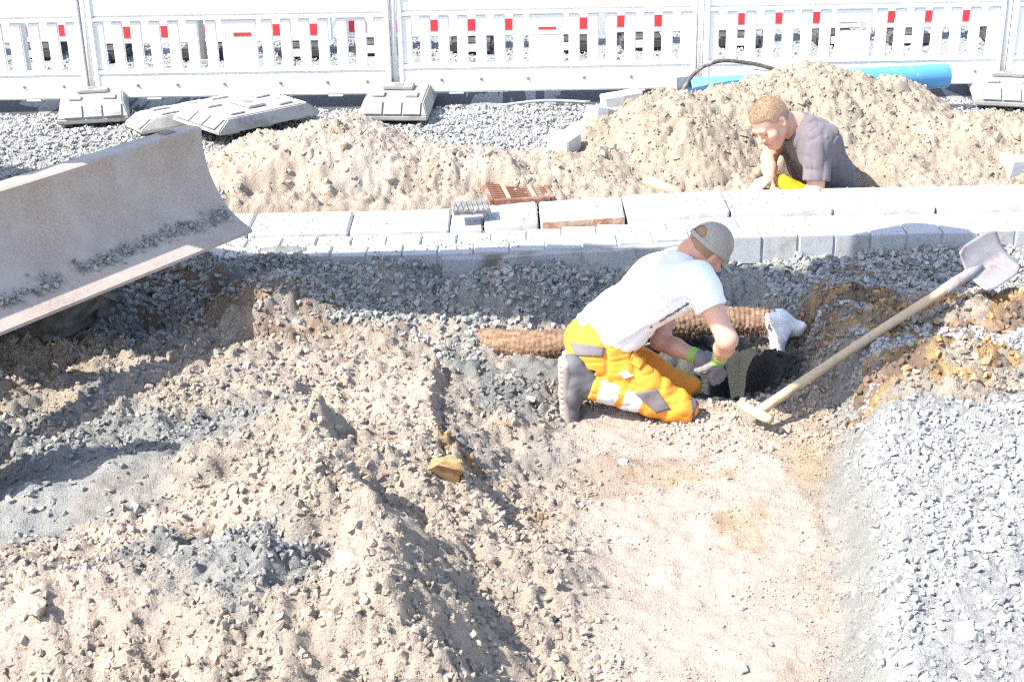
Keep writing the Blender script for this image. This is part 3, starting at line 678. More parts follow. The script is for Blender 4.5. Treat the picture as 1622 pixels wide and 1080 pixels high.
# ------------------------------------------------------------------ far barrier row
BY = 11.6
def far_barrier():
    p = thing('road_barrier', 'x', 'barrier'); Wd = 2.04
    part_box('board', -Wd/2, Wd/2, -.03, .03, .095, .70, M['whiteplastic'], p, .008)
    me = None
    for i in range(7):
        xx = -Wd/2 + .10 + i*.305
        if me is None: q = part_box('red_block', -.07, .07, -.034, -.0305, .145, .235, M['redplastic'], p, 0); me = q.data
        else: q = link('red_block', me, None, p)
        q.location.x = xx
    me = None
    for sx in (-.78, .0, .78):
        q = part_box('rubber_foot', sx-.17, sx+.17, -.26, .20, .0, .09, M['darkrubber'], p, .02)
        part_box('foot_block', sx-.055, sx+.055, -.275, -.262, .02, .08, M['whiteplastic'], p, .004)
    return p
fb = far_barrier()
flab = ['red and white road barrier seen through the leftmost fence panel', 'red and white road barrier seen through slats above the left base plate', 'red and white road barrier behind the panel over the loose plates', 'red and white road barrier behind the panel over the gravel strip', 'red and white road barrier seen through slats left of the blue pipe', 'red and white road barrier seen through slats above the blue pipe', 'red and white road barrier seen at the right edge']
for i in range(7):
    o = fb if i == 0 else copy_tree(fb); o.location = (-6.7 + i*2.14, BY + r_.uniform(-.1, .1), .012); o.rotation_euler = (0, 0, R(r_.uniform(-1, 1))); tag(o, flab[i], 'barrier', 'red and white barriers across the road')
for u, yy, rr, h, lb, mm in ((33, 10.4, .062, .95, 'thick white plastic post behind the leftmost fence panel', 'whiteplastic'), (322, 11.2, .028, .8, 'thin grey post behind the fence above the loose plates', 'galv')):
    p = Py(u, 90, yy); bm = bmesh.new(); tube(bm, [(0, 0, 0), (0, 0, h-.05), (0, 0, h)], [rr, rr, rr*.8], 20)
    t_ = thing('marker_post', lb, 'post', (p.x, p.y, 0.006)); link('shaft', bm_mesh('shaft', bm), M[mm], t_, True)
    part_box('foot', -rr*2, rr*2, -rr*2, rr*2, .0, .03, M['greyrubber'], t_, .004)

# ------------------------------------------------------------------ blue pipe, hose, bar, blocks, grate ...
def hollow_tube(name, a, b, ro, ri, m_out, m_in, label, cat):
    t_ = thing(name, label, cat, a); d = Vector(b)-Vector(a); L_ = d.length
    t_.rotation_euler = d.to_track_quat('X', 'Z').to_euler(); n = 32
    bm = bmesh.new(); rings = []
    for xx, rr in ((0, ri), (0, ro-.003), (.004, ro), (L_-.004, ro), (L_, ro-.003), (L_, ri)):
        rings.append([bm.verts.new((xx, rr*math.cos(2*math.pi*k/n), rr*math.sin(2*math.pi*k/n))) for k in range(n)])
    for r0, r1 in zip(rings, rings[1:]):
        for k in range(n): bm.faces.new((r0[k], r0[(k+1) % n], r1[(k+1) % n], r1[k]))
    link('wall', bm_mesh('wall', bm), m_out, t_, True)
    bm = bmesh.new(); rings = []
    for xx in (0.001, L_-.001): rings.append([bm.verts.new((xx, (ri-.0005)*math.cos(2*math.pi*k/n), (ri-.0005)*math.sin(2*math.pi*k/n))) for k in range(n)])
    for k in range(n): bm.faces.new((rings[0][k], rings[1][k], rings[1][(k+1) % n], rings[0][(k+1) % n]))
    link('bore', bm_mesh('bore', bm), m_in, t_, True)
    return t_
pa = Py(1092, 143, 9.0); pb = Py(1500, 120, 9.22)
hollow_tube('plastic_pipe', pa, pb, .079, .070, M['blue'], M['bluein'], 'blue plastic pipe lying across the top of the sand heap', 'pipe')
hp = spline([Py(1078, 170, 8.92), Py(1084, 140, 8.90), Py(1105, 112, 8.9), Py(1140, 97, 8.92), Py(1185, 100, 8.95), Py(1225, 110, 9.0), Py(1252, 124, 9.05)], 8)
bm = bmesh.new(); tube(bm, hp, .013, 10); tag(link('hose', bm_mesh('hose', bm), M['hose'], None, True), 'dark hose arching over the left end of the blue pipe', 'hose')
a = Py(1395, 140, 9.40); b = Py(1660, 224, 8.62)
t_ = thing('metal_bar', 'long light grey angle bar leaning along the right flank of the big heap', 'bar', a); d = b-a; t_.rotation_euler = d.to_track_quat('X', 'Z').to_euler()
part_box('flange', 0, d.length, -.03, .03, 0, .006, M['galv'], t_, 0); part_box('web', 0, d.length, .026, .032, -.05, -.0005, M['galv'], t_, 0)
part_box('lip', 0, d.length, -.032, -.026, -.03, -.0005, M['galv'], t_, 0)
def block(u, v, y, dims, rot, label, seed, m='concrete'):
    bm = bmesh.new(); x, yy, z = dims; box(bm, -x/2, x/2, -yy/2, yy/2, -z/2, z/2)
    bmesh.ops.bevel(bm, geom=bm.edges[:], offset=.008, segments=1, affect='EDGES')
    bmesh.ops.subdivide_edges(bm, edges=bm.edges[:], cuts=3, use_grid_fill=True)
    P = np.array([q.co[:] for q in bm.verts]); nn = vnoise3(P[:, 0]*14+seed, P[:, 1]*14, P[:, 2]*14, seed)
    for q, k in zip(bm.verts, nn): q.co *= 1 + .10*float(k)
    o = link('concrete_block', bm_mesh('concrete_block', bm), M[m]); o.location = Py(u, v, y); o.rotation_euler = [R(k) for k in rot]
    return tag(o, label, 'concrete block', 'broken concrete blocks')
block(893, 228, 8.30, (.15, .16, .12), (6, 4, -32), 'squarish pale concrete block, lowest at the left end of the big heap', 1)
block(925, 212, 8.52, (.18, .12, .12), (10, -8, -20), 'white concrete chunk just behind the squarish block', 2)
block(950, 190, 8.62, (.15, .15, .16), (-8, 16, 24), 'upright broken concrete block half sunk in the sand', 3)
block(985, 158, 8.95, (.26, .12, .09), (0, -6, 12), 'long pale concrete piece behind the upright block', 4)
block(1075, 133, 9.15, (.12, .12, .13), (0, 0, 25), 'pale brick shaped block left of the blue pipe opening', 5)
block(1230, 104, 9.25, (.30, .08, .07), (0, 4, -6), 'slim concrete strip lying at the heap crest by the hose end', 6)
block(1618, 266, 8.05, (.42, .34, .20), (4, 6, 18), 'large white concrete slab at the right end of the kerb', 7)
# wooden stake
t_ = Py(1022, 286, 7.86); e_ = Py(1078, 306, 7.66); bm = bmesh.new(); tube(bm, [t_, t_+(e_-t_)*.02, e_], [.026, .03, .03], 16)
tag(link('wooden_stake', bm_mesh('wooden_stake', bm), M['wood'], None, True), 'round pale wooden stake lying behind the kerb', 'stake')
# rusty grate, tilted against the sand
gc_ = Pz(820, 314, .035); t_ = thing('drain_grate', 'rusty cast iron drain grate lying on the sand behind the kerb', 'drain grate', (gc_.x, 7.70, -.038), (R(3), R(1), R(10)))
GL, GW = .34, .30
for sx in (-1, 1): part_box('frame_side', sx*GL/2-.012, sx*GL/2+.012, -GW/2, GW/2, -.018, .018, M['grate'], t_, .003)
for sy in (-1, 1): part_box('frame_end', -GL/2+.013, GL/2-.013, sy*GW/2-.012, sy*GW/2+.012, -.018, .018, M['grate'], t_, .003)
me = None
for i in range(9):
    if me is None: q = part_box('bar', -GL/2+.013, GL/2-.013, -.007, .007, -.014, .013, M['grate'], t_, .002); me = q.data
    else: q = link('bar', me, None, t_)
    q.location.y = -GW/2 + .03 + i*.03
for xx in (-.07, .075): part_box('cross_rib', xx-.012, xx+.012, -GW/2+.013, GW/2-.013, .0135, .0195, mat('rib_dust', (.42, .26, .2), .9), t_, .001)
pc = Pz(746, 330, .0); t_ = thing('cover_plate', 'small grey ribbed iron plate left of the rusty grate', 'cover plate', (pc.x, pc.y, .004), (R(4), 0, R(8)))
part_box('plate', -.10, .10, -.075, .075, -.012, .010, M['plate'], t_, .003); me = None
for i in range(7):
    if me is None: q = part_box('rib', -.006, .006, -.066, .066, .0105, .016, M['plate'], t_, .001); me = q.data
    else: q = link('rib', me, None, t_)
    q.location.x = -.084+i*.028
# thin lath near the fence
a = Pz(788, 168, .02); b = Pz(935, 162, .03); bm = bmesh.new(); tube(bm, spline([a, (a+b)/2+Vector((0, .03, .015)), b], 6), .011, 8)
tag(link('thin_pipe', bm_mesh('thin_pipe', bm), M['galv'], None, True), 'thin grey tube lying on the gravel in front of the fence', 'tube')

# ------------------------------------------------------------------ shovel
def on_top(u, v, lift):
    x, y = wp(u, v, -.2); z = -.2
    for _ in range(12):
        z = .5*z + .5*(float(top_z(np.array([x]), np.array([y]))[0]) + lift); x, y = wp(u, v, z)
    return Vector((x, y, z))
sa = on_top(1200, 652, .03); sb = on_top(1532, 436, .10)
for _ in range(20):      # keep the handle clear of the ground
    tt = np.linspace(.05, .95, 25); q = np.array(sa)[None]*(1-tt)[:, None] + np.array(sb)[None]*tt[:, None]
    if (top_z(q[:, 0], q[:, 1]) + .012 - q[:, 2]).max() < 0: break
    sa = Pz(1200, 652, sa.z + .004); sb = Pz(1532, 436, sb.z + .01)
d = (sb-sa); L_ = d.length; t_ = thing('shovel', 'wooden handled shovel with a worn steel blade lying on the bank', 'shovel', sa)
ax = d.normalized(); upv = Vector((0, 0, 1)); side = ax.cross(upv).normalized(); nv = side.cross(ax).normalized()
t_.rotation_euler = Matrix((ax, -side, nv)).transposed().to_euler()
# local: x along handle, y = left, z = up
bm = bmesh.new(); tube(bm, spline([(0.01, 0, 0), (.4, 0, .004), (.8, 0, .006), (L_*.93, 0, .0)], 6), .0205, 16); link('handle', bm_mesh('handle', bm), M['wood'], t_, True)
bm = bmesh.new(); tube(bm, [(-.005, -.085, 0), (-.008, -.06, 0), (-.01, 0, 0), (-.008, .06, 0), (-.005, .085, 0)], [.016, .021, .022, .021, .016], 14); link('grip', bm_mesh('grip', bm), M['wood'], t_, True)
bm = bmesh.new(); tube(bm, [(L_*.88, 0, .001), (L_*.95, 0, .001), (L_+.02, 0, .002), (L_+.10, 0, .000)], [.0245, .025, .022, .008], 16); link('socket', bm_mesh('socket', bm), M['shovelblade'], t_, True)
# blade: curved plate
nx, ny = 14, 17; bl, bw = .27, .235; vv = []; ff = []
for lay in (0, 1):
    for i in range(nx):
        for j in range(ny):
            s_ = i/(nx-1); q = j/(ny-1)*2-1
            wdt = bw/2*(.86+.14*min(1, s_*5))*(1 - .22*max(0, (s_-.72)/.28)**2)
            zz = .028*q*q - .012*math.exp(-(q/.13)**2)*(1-s_)**.5 - .05*s_*s_*.4 + .012*(1-s_)**6*abs(q)
            vv.append((L_+.005 + s_*bl, q*wdt, zz - (.003 if lay else 0)))
N_ = nx*ny
for i in range(nx-1):
    for j in range(ny-1):
        k = i*ny+j; ff.append((k, k+1, k+ny+1, k+ny)); ff.append((k+N_, k+ny+N_, k+ny+1+N_, k+1+N_))
for i in range(nx-1):
    for j in (0, ny-1): k = i*ny+j; ff.append((k, k+ny, k+ny+N_, k+N_))
for j in range(ny-1):
    for i in (0, nx-1): k = i*ny+j; ff.append((k, k+1, k+1+N_, k+N_))
bm = bmesh.new(); bv = [bm.verts.new(c) for c in vv]
for f in ff: bm.faces.new([bv[k] for k in f])
bo = link('blade', bm_mesh('blade', bm), M['shovelblade'], t_, True); bo.rotation_euler = (R(48), 0, 0); bo['label'] = 'worn steel blade with remains of red paint'

# ------------------------------------------------------------------ coir drain pipe with white fabric end
cp = spline([Pz(766, 541, -.315), Pz(830, 545, -.285), Pz(900, 542, -.255), Pz(1000, 525, -.21), Pz(1080, 512, -.19), Pz(1160, 508, -.19), Pz(1226, 512, -.20)], 34)
n = 56; vv = []; Lc = 0; prev = None; up = Vector((0, 0, 1))
for i, p in enumerate(cp):
    t_ = (cp[min(i+1, len(cp)-1)] - cp[max(i-1, 0)]).normalized(); a = t_.cross(up).normalized(); b = a.cross(t_)
    if prev: Lc += (p-prev).length
    prev = p
    for k in range(n):
        th = 2*math.pi*k/n; rr = .0640
        vv.append(tuple(p + (a*math.cos(th)+b*math.sin(th))*rr) + (Lc, th))
vv = np.array(vv); s_, th = vv[:, 3], vv[:, 4]
cell = worley2(s_*34, th*5.5, 5); ctr = np.repeat(np.array([p[:] for p in cp]), n, 0)
disp = .0022*(.5-cell) + .0030*np.sin(s_*2*math.pi/.024+th*.5) + .006*fbm2(s_*70, th*12, 3, 6)
pos = vv[:, :3] + (vv[:, :3]-ctr)/.0640*disp[:, None]
F = []
for i in range(len(cp)-1):
    for k in range(n): F.append((i*n+k, i*n+(k+1) % n, (i+1)*n+(k+1) % n, (i+1)*n+k))
F += [(k, (k+1) % n, (k+1) % n, k) for k in ()]
nn = fbm2(s_*25, th*5, 3, 8); colr = np.array((.275, .18, .12))*(1+.7*nn-.15*(cell-.4))[:, None]
root = thing('drain_pipe', 'brown coir wrapped drain pipe bridging the hole behind the man', 'pipe', cp[0]); root.location = (0, 0, 0)
link('coir_wrap', fast_mesh('coir_wrap', pos, np.array(F), np.clip(colr, .03, .6)), M['coir'], root, True)
bm = bmesh.new(); bm.faces.new([bm.verts.new(pos[k]) for k in range(n)]); link('mouth_shade', bm_mesh('mouth_shade', bm), M['hole'], root)  # dark disc paints in the shade of the open pipe end
# loose fibres
r = np.random.default_rng(5); nf = 4200; k = r.integers(0, len(pos), nf); nr = (vv[k, :3]-ctr[k])/.0640
base = pos[k]; ln = r.uniform(.006, .016, nf)[:, None]; dr = nr*.8 + r.normal(size=(nf, 3))*.6; sd = np.cross(dr, r.normal(size=(nf, 3))); sd /= np.linalg.norm(sd, axis=1)[:, None]
VV = np.concatenate([base-sd*.0009, base+sd*.0009, base+dr*ln+r.normal(size=(nf, 3))*.002]); FF = np.stack([np.arange(nf), np.arange(nf)+nf, np.arange(nf)+2*nf], -1)
fo = link('coir_fibres', fast_mesh('coir_fibres', VV, FF, np.tile(np.array((.38, .25, .16)), (3*nf, 1))*np.tile(r.uniform(.6, 1.4, (nf, 1)), (3, 1))), M['coir'], root); fo['kind'] = 'stuff'

# ------------------------------------------------------------------ signed-distance bodies, meshed with surface nets
def nets(f, lo, hi, h):
    lo = np.array(lo, np.float32); n = np.ceil((np.array(hi)-lo)/h).astype(int)+1
    ax = [lo[i]+h*np.arange(n[i], dtype=np.float32) for i in range(3)]
    q = 5; cx = [a[::q] + h*(q-1)/2 for a in ax]; C = np.stack(np.meshgrid(*cx, indexing='ij'), -1)
    Dc = f(C.reshape(-1, 3)).reshape(C.shape[:3])
    up_ = lambda A: A.repeat(q, 0).repeat(q, 1).repeat(q, 2)[:n[0], :n[1], :n[2]]
    D = up_(Dc).astype(np.float32); mk = up_(np.abs(Dc) < h*q*1.3 + .02)
    ii = np.argwhere(mk); Pp = (lo + h*ii).astype(np.float32)
    D[mk] = f(Pp).astype(np.float32)
    S = D < 0
    c = np.zeros(tuple(n-1), np.int8)
    offs = [(i, j, k) for i in (0, 1) for j in (0, 1) for k in (0, 1)]
    def sub(A, o): return A[o[0]:A.shape[0]-1+o[0], o[1]:A.shape[1]-1+o[1], o[2]:A.shape[2]-1+o[2]]
    for o in offs: c += sub(S, o)
    act = (c > 0) & (c < 8); I = np.argwhere(act); idx = np.full(act.shape, -1, np.int64); idx[act] = np.arange(len(I))
    acc = np.zeros((len(I), 3)); cnt = np.zeros(len(I))
    for a in offs:
        for d in range(3):
            if a[d]: continue
            b = list(a); b[d] = 1
            da = D[I[:, 0]+a[0], I[:, 1]+a[1], I[:, 2]+a[2]]; db = D[I[:, 0]+b[0], I[:, 1]+b[1], I[:, 2]+b[2]]
            cr = (da < 0) != (db < 0); t = np.where(cr, da/np.where(cr, da-db, 1), 0)
            p = np.tile(np.array(a, float), (len(I), 1)); p[:, d] += t
            acc += p*cr[:, None]; cnt += cr
    V = lo + h*(I + acc/cnt[:, None]); F = []
    for d in range(3):
        e1, e2 = (d+1) % 3, (d+2) % 3
        A = [slice(None)]*3; B = [slice(None)]*3; A[d] = slice(0, -1); B[d] = slice(1, None)
        for q in (e1, e2): A[q] = slice(1, -1); B[q] = slice(1, -1)
        s0 = S[tuple(A)]; s1 = S[tuple(B)]
        for flip, m_ in ((False, s0 & ~s1), (True, ~s0 & s1)):
            K = np.argwhere(m_)
            if not len(K): continue
            K[:, e1] += 1; K[:, e2] += 1
            def cell(o1, o2):
                q = K.copy(); q[:, e1] -= o1; q[:, e2] -= o2; return idx[q[:, 0], q[:, 1], q[:, 2]]
            quad = np.stack([cell(1, 1), cell(0, 1), cell(0, 0), cell(1, 0)], -1)
            F.append(quad[:, ::-1] if flip else quad)
    return V, np.concatenate(F)
def smin(a, b, k):
    h = np.clip(.5+.5*(b-a)/k, 0, 1); return b*(1-h)+a*h - k*h*(1-h)
def smax(a, b, k): return -smin(-a, -b, k)
def A3(v): return np.array(v, np.float32)
def cone(P, a, b, ra, rb):
    a, b = A3(a), A3(b); ba = b-a; pa = P-a; t = np.clip((pa@ba)/float(ba@ba), 0, 1)
    return np.linalg.norm(pa-t[..., None]*ba, axis=-1) - (ra+(rb-ra)*t)
def wide(P, a, b, ra, rb, L, wa, wb):
    a, b, L = A3(a), A3(b), A3(L); ba = b-a; pa = P-a; t = np.clip((pa@ba)/float(ba@ba), 0, 1)
    q = pa-t[..., None]*ba; W = wa+(wb-wa)*t; w_ = np.clip(q@L, -W, W)
    return np.linalg.norm(q-w_[..., None]*L, axis=-1) - (ra+(rb-ra)*t)
def ellp(P, c, fr, r):
    q = (P-A3(c))@np.array(fr, np.float32).T/A3(r); l = np.linalg.norm(q, axis=-1)
    return (l-1)*min(r)*.9 if False else l*(l-1)/np.maximum(np.linalg.norm(q/A3(r), axis=-1), 1e-4)
def uni(ds, k):
    r = ds[0]
    for d in ds[1:]: r = smin(r, d, k)
    return r
def frame(fwd, up):
    F_ = Vector(fwd).normalized(); U = Vector(up); Lf = U.cross(F_).normalized(); U = F_.cross(Lf).normalized()
    return F_, Lf, U
class Head:
    def __init__(s, c, fwd, up, k=1.0):
        s.c = Vector(c); s.F, s.L, s.U = frame(fwd, up); s.k = k; s.fr = [s.F, s.L, s.U]
    def p(s, f, l, u): return s.c + (s.F*f + s.L*l + s.U*u)*s.k
    def skull(s, P, off=0): k = s.k; return smin(ellp(P, s.p(-.008, 0, .035), s.fr, (.096*k+off, .077*k+off, .088*k+off)), ellp(P, s.p(-.03, 0, .015), s.fr, (.075*k+off, .070*k+off, .075*k+off)), .02)
    def sdf(s, P):
        k = s.k; p = s.p
        d = s.skull(P)
        d = smin(d, ellp(P, p(.026, 0, -.035), s.fr, (.066*k, .060*k, .078*k)), .025*k)
        d = smin(d, cone(P, p(.068, -.012, -.098), p(.068, .012, -.098), .020*k, .020*k), .03*k)
        for q in (-1, 1):
            d = smin(d, cone(P, p(.0, q*.056, -.055), p(.055, q*.03, -.095), .016*k, .014*k), .025*k)
            d = smin(d, cone(P, p(.064, q*.042, -.022), p(.058, q*.046, -.026), .022*k, .022*k), .02*k)
            d = smax(d, -cone(P, p(.100, q*.030, .004), p(.098, q*.038, .004), .0125*k, .0115*k), .010*k)
            d = smin(d, cone(P, p(.078, q*.032, .004), p(.078, q*.034, .004), .0135*k, .0135*k), .003*k)
            e = ellp(P, p(-.012, q*.078, -.004), s.fr, (.020*k, .010*k, .034*k)); e = smax(e, -ellp(P, p(-.004, q*.088, .0), s.fr, (.010*k, .009*k, .018*k)), .004*k)
            d = smin(d, e, .006*k)
        d = smin(d, cone(P, p(.086, -.036, .024), p(.086, .036, .024), .0115*k, .0115*k), .014*k)
        d = smin(d, cone(P, p(.090, 0, .014), p(.110, 0, -.026), .0075*k, .0120*k), .009*k)
        for q in (-1, 1): d = smin(d, cone(P, p(.098, q*.011, -.030), p(.096, q*.012, -.030), .008*k, .008*k), .006*k)
        d = smin(d, cone(P, p(.088, -.020, -.058), p(.088, .020, -.058), .0065*k, .0065*k), .008*k)
        d = smin(d, cone(P, p(.086, -.017, -.070), p(.086, .017, -.070), .0075*k, .0075*k), .006*k)
        d = smax(d, -cone(P, p(.100, -.021, -.064), p(.100, .021, -.064), .0035*k, .0035*k), .004*k)
        return d
def hand_prims(o, d, n, thumb, curl=.9, k=1.0):
    """list of tapered segments: palm, four fingers of three bones, thumb"""
    o = Vector(o); d = Vector(d).normalized(); n = Vector(n); n = (n - d*n.dot(d)).normalized(); s = d.cross(n); s = s if s.dot(Vector(thumb)) > 0 else -s
    out = [(o - d*.02*k, o + d*.03*k, .026*k, .028*k)]
    for i, q in enumerate((.030, .010, -.010, -.029)):
        out.append((o + d*.02*k + s*q*.6*k, o + d*.082*k + s*q*k, .019*k, .0145*k))
        ln = (.92, 1.0, .95, .76)[i]; p = o + d*.085*k + s*q*k; ang = .25
        for j, (L_, r0, r1) in enumerate(((.044, .0105, .0098), (.028, .0098, .0090), (.022, .0090, .0078))):
            ang += curl*(.75 if j else .55); v = d*math.cos(ang) - n*math.sin(ang)
            e = p + v*L_*ln*k; out.append((p, e, r0*k, r1*k)); p = e
    p = o + d*.018*k + s*.026*k
    for v, L_, r0, r1 in (((d*.55 + s*.75 - n*.35), .040, .0135, .0120), ((d*.8 + s*.25 - n*.6), .034, .0120, .0105), ((d*.75 - s*.15 - n*.7), .026, .0105, .0090)):
        e = p + v.normalized()*L_*k; out.append((p, e, r0*k, r1*k)); p = e
    return out
def bounds(pts, pad):
    a = np.array([list(p) for p in pts]); return a.min(0)-pad, a.max(0)+pad
def hands_sdf(P, prims): return uni([cone(P, *q) for q in prims], .006)
def folds(P, s, f=(9, 9, 9), seed=0):
    return s*(vnoise3(P[..., 0]*f[0], P[..., 1]*f[1], P[..., 2]*f[2], seed) + .5*vnoise3(P[..., 0]*f[0]*2.1, P[..., 1]*f[1]*2.1, P[..., 2]*f[2]*2.1, seed+1))
def sdf_obj(name, f, lo, hi, h, cf, m, parent):
    V_, F_ = nets(f, lo, hi, h); c = cf(V_) if callable(cf) else np.tile(np.array(cf), (len(V_), 1))
    o = link(name, fast_mesh(name, V_, F_, c), m, parent, True)
    return o
def local(P, a, b):
    a, b = A3(a), A3(b); ba = b-a; return ((P-a)@ba)/float(ba@ba)
def crease(P, amp, f, seed):
    a = vnoise3(P[..., 0]*f[0], P[..., 1]*f[1], P[..., 2]*f[2], seed); b = vnoise3(P[..., 0]*f[0]*1.9+3, P[..., 1]*f[1]*1.9, P[..., 2]*f[2]*1.9, seed+5)
    return amp*(np.exp(-np.abs(a)*14) + .6*np.exp(-np.abs(b)*12))
SKIN = np.array((.58, .335, .245)); ORANGE = np.array((.84, .31, .035))

# ---- worker in the white shirt, kneeling
k1 = thing('person', 'man in white shirt and orange work trousers kneeling over the hole', 'person')
pel = Py(940, 550, 5.52); wai = Py(985, 505, 5.54); che = Py(1055, 448, 5.55); shn = Py(1106, 440, 5.36); shf = Py(1070, 418, 5.75); nek = Py(1095, 402, 5.57)
LAT = (shf-shn).normalized(); LATP = Vector((-.08, 1, 0)).normalized()
hd = Head(Py(1120, 397, 5.58), (.62, .42, -.68), (.66, .10, .75), .95)
eln = Py(1152, 538, 5.22); wrn = Py(1140, 566, 5.40); elf = Py(1046, 540, 5.62); wrf = Py(1106, 566, 5.50)
hnd = Py(1138, 592, 5.44)
hipn = Py(938, 562, 5.40); hipf = Py(950, 548, 5.66); knn = Py(1076, 645, 5.33); knf = Py(1085, 618, 5.62); ann = Py(940, 612, 5.33); anf = Py(930, 590, 5.64)
def torso1(P, o=0):
    d = uni([wide(P, pel, wai, .105+o, .100+o, LATP, .075, .065), wide(P, wai, che, .100+o, .115+o, LAT, .065, .095), wide(P, che, (Vector(nek)+che)/2, .110+o, .065+o, LAT, .095, .05)], .05)
    d = smin(d, cone(P, shn+LAT*.015, eln*.55+shn*.45, .072+o, .062+o), .05); d = smin(d, cone(P, shf-LAT*.015, elf*.5+shf*.5, .070+o, .060+o), .05)
    return d
hpn = hand_prims(wrn, hnd-wrn+Vector((-.02, 0, 0)), (.5, -.6, .3), (-1, -.2, 0), .95)
hpf = hand_prims(wrf, (hnd-wrf)+Vector((.02, -.02, -.02)), (-.1, -.75, .6), (0, -.5, .6), .85)
def arms1(P):
    d1 = uni([cone(P, shn, eln, .054, .040), cone(P, eln, eln*.55+wrn*.45, .041, .040), cone(P, eln*.55+wrn*.45, wrn, .040, .027)], .02)
    d2 = uni([cone(P, shf, elf, .054, .040), cone(P, elf, elf*.6+wrf*.4, .041, .039), cone(P, elf*.6+wrf*.4, wrf, .039, .027)], .02)
    return np.minimum(d1, d2)
def body1(P):
    d = torso1(P, -.022); d = smin(d, arms1(P), .015)
    h = smin(hd.sdf(P), cone(P, hd.p(-.03, 0, -.05), nek, .056, .062), .03); d = smin(d, h, .03)
    legs = uni([cone(P, hipn, knn, .075, .052), cone(P, knn, ann, .05, .036), cone(P, hipf, knf, .075, .052), cone(P, knf, anf, .05, .036)], .02)
    d = smin(d, legs, .03); return np.minimum(d, np.minimum(hands_sdf(P, hpn), hands_sdf(P, hpf))+.003)
def skin1(V_):
    c = np.tile(SKIN, (len(V_), 1)); n_ = vnoise3(V_[:, 0]*12, V_[:, 1]*12, V_[:, 2]*12, 3)[:, None]
    red = np.clip(1-np.linalg.norm(V_-np.array(nek), axis=1)/.16, 0, 1)[:, None]
    return np.clip(c*(1+.15*n_)*(1-red*np.array((.0, .25, .3))), 0, 1)
allp = [pel, shn, shf, eln, elf, wrn, wrf, hnd, knn, knf, ann, anf, hd.c]
lo, hi = bounds(allp, .15)
sdf_obj('body', body1, lo, hi, .0058, skin1, M['skin'], k1)
def shirt1(P):
    d = torso1(P, .004)
    ax = np.array(che-pel); 
    s_ = local(P, pel, che)
    d = smin(d, wide(P, pel*.75+wai*.25, wai, .125, .108, LATP, .075, .065), .03)
    q_ = P - A3(pel); al = q_@A3((che-pel).normalized()); la_ = q_@A3(LAT); Q = np.stack([al*.55, la_, P[..., 2]*1.25 - al*.5], -1)
    d = d + folds(P, .012, (6, 9, 14), 11) + crease(Q, .014, (7, 9, 9), 12)*np.clip(1.15-al/.5, .35, 1) - .010*np.clip(1-np.abs(s_-.25)/.3, 0, 1)*np.sin((P@A3(LAT))*55 + P[..., 2]*30)*.5
    d = smax(d, -(s_-.06)*float(np.linalg.norm(ax)), .006)                       # hem at the waist
    for a, b, t in ((shn, eln, .50), (shf, elf, .48)):                            # sleeve hems
        q = (local(P, a, b)-t)*float((b-a).length); near = cone(P, a, b, .12, .12); d = np.where(near < 0, np.maximum(d, q), d)
    nk = cone(P, hd.p(-.03, 0, -.05), nek*.72+hd.p(-.03, 0, -.05)*.28, .056, .058); d = smax(d, -(nk), .006)
    return d
def shirt_c(V_):
    c = np.tile(np.array((.80, .79, .79)), (len(V_), 1))
    nk = cone(V_.astype(np.float32), hd.p(-.03, 0, -.05), nek*.72+hd.p(-.03, 0, -.05)*.28, .056, .058); c[nk < .007] = (.10, .10, .12)
    # dark piping on the side seam
    s_ = local(V_, pel, che); q = (V_-np.array(pel))@np.array(LAT); up_ = V_@np.array((0, 0, 1.)); a0 = Py(1030, 515, 5.40); b0 = Py(1092, 475, 5.36)
    dd = cone(V_.astype(np.float32), a0, b0, .0, .0); 
    la = local(V_, a0, b0); perp = V_ - (np.array(a0) + np.clip(la, 0, 1)[:, None]*np.array(b0-a0)); vd = np.abs(perp@np.array(_M.transposed()[1])); vd = np.abs(perp@np.array(((b0-a0).normalized().cross(Vector((0, 1, 0)))).normalized()))
    m_ = (la > 0) & (la < 1) & (vd < .005) & (V_[:, 1] < 5.5) & (vnoise3(V_[:, 0]*30, V_[:, 1]*0, V_[:, 2]*30, 2) < .28); c[m_] = (.07, .07, .09)
    return c
lo2, hi2 = bounds([pel, wai, che, shn, shf, nek, eln*.6+shn*.4, elf*.6+shf*.4], .18)
sdf_obj('shirt', shirt1, lo2, hi2, .0062, shirt_c, M['tshirt_w'], k1)
def trou1(P):
    d = uni([wide(P, pel, pel*.6+wai*.4, .118, .112, LATP, .075, .07), cone(P, hipn, knn, .102, .074), cone(P, hipf, knf, .100, .074)], .05)
    sh = np.minimum(cone(P, knn, ann + (ann-knn)*.08, .074, .062), cone(P, knf, anf + (anf-knf)*.08, .070, .060)); d = smin(d, sh, .02)
    t = local(P, hipn, knn); d = d + folds(P, .007, (16, 8, 9), 21) + crease(P, .0075, (9, 6, 15), 23) + .0035*np.sin(t*38 + 4*vnoise3(P[..., 0]*8, P[..., 1]*8, P[..., 2]*8, 4))*np.clip((t-.55)*3, 0, 1)
    s_ = local(P, pel, che); d = np.where(cone(P, pel, wai, .2, .2) < np.minimum(cone(P, hipn*.6+knn*.4, knn, .07, .07), cone(P, hipf*.6+knf*.4, knf, .07, .07))-.12, smax(d, (s_-.19)*float((che-pel).length), .008), d)
    for a, b in ((knn, ann), (knf, anf)):
        q = (local(P, a, b)-1.04)*float((b-a).length); near = cone(P, a, b, .09, .09); d = np.where(near < 0, np.maximum(d, q), d)
    return d
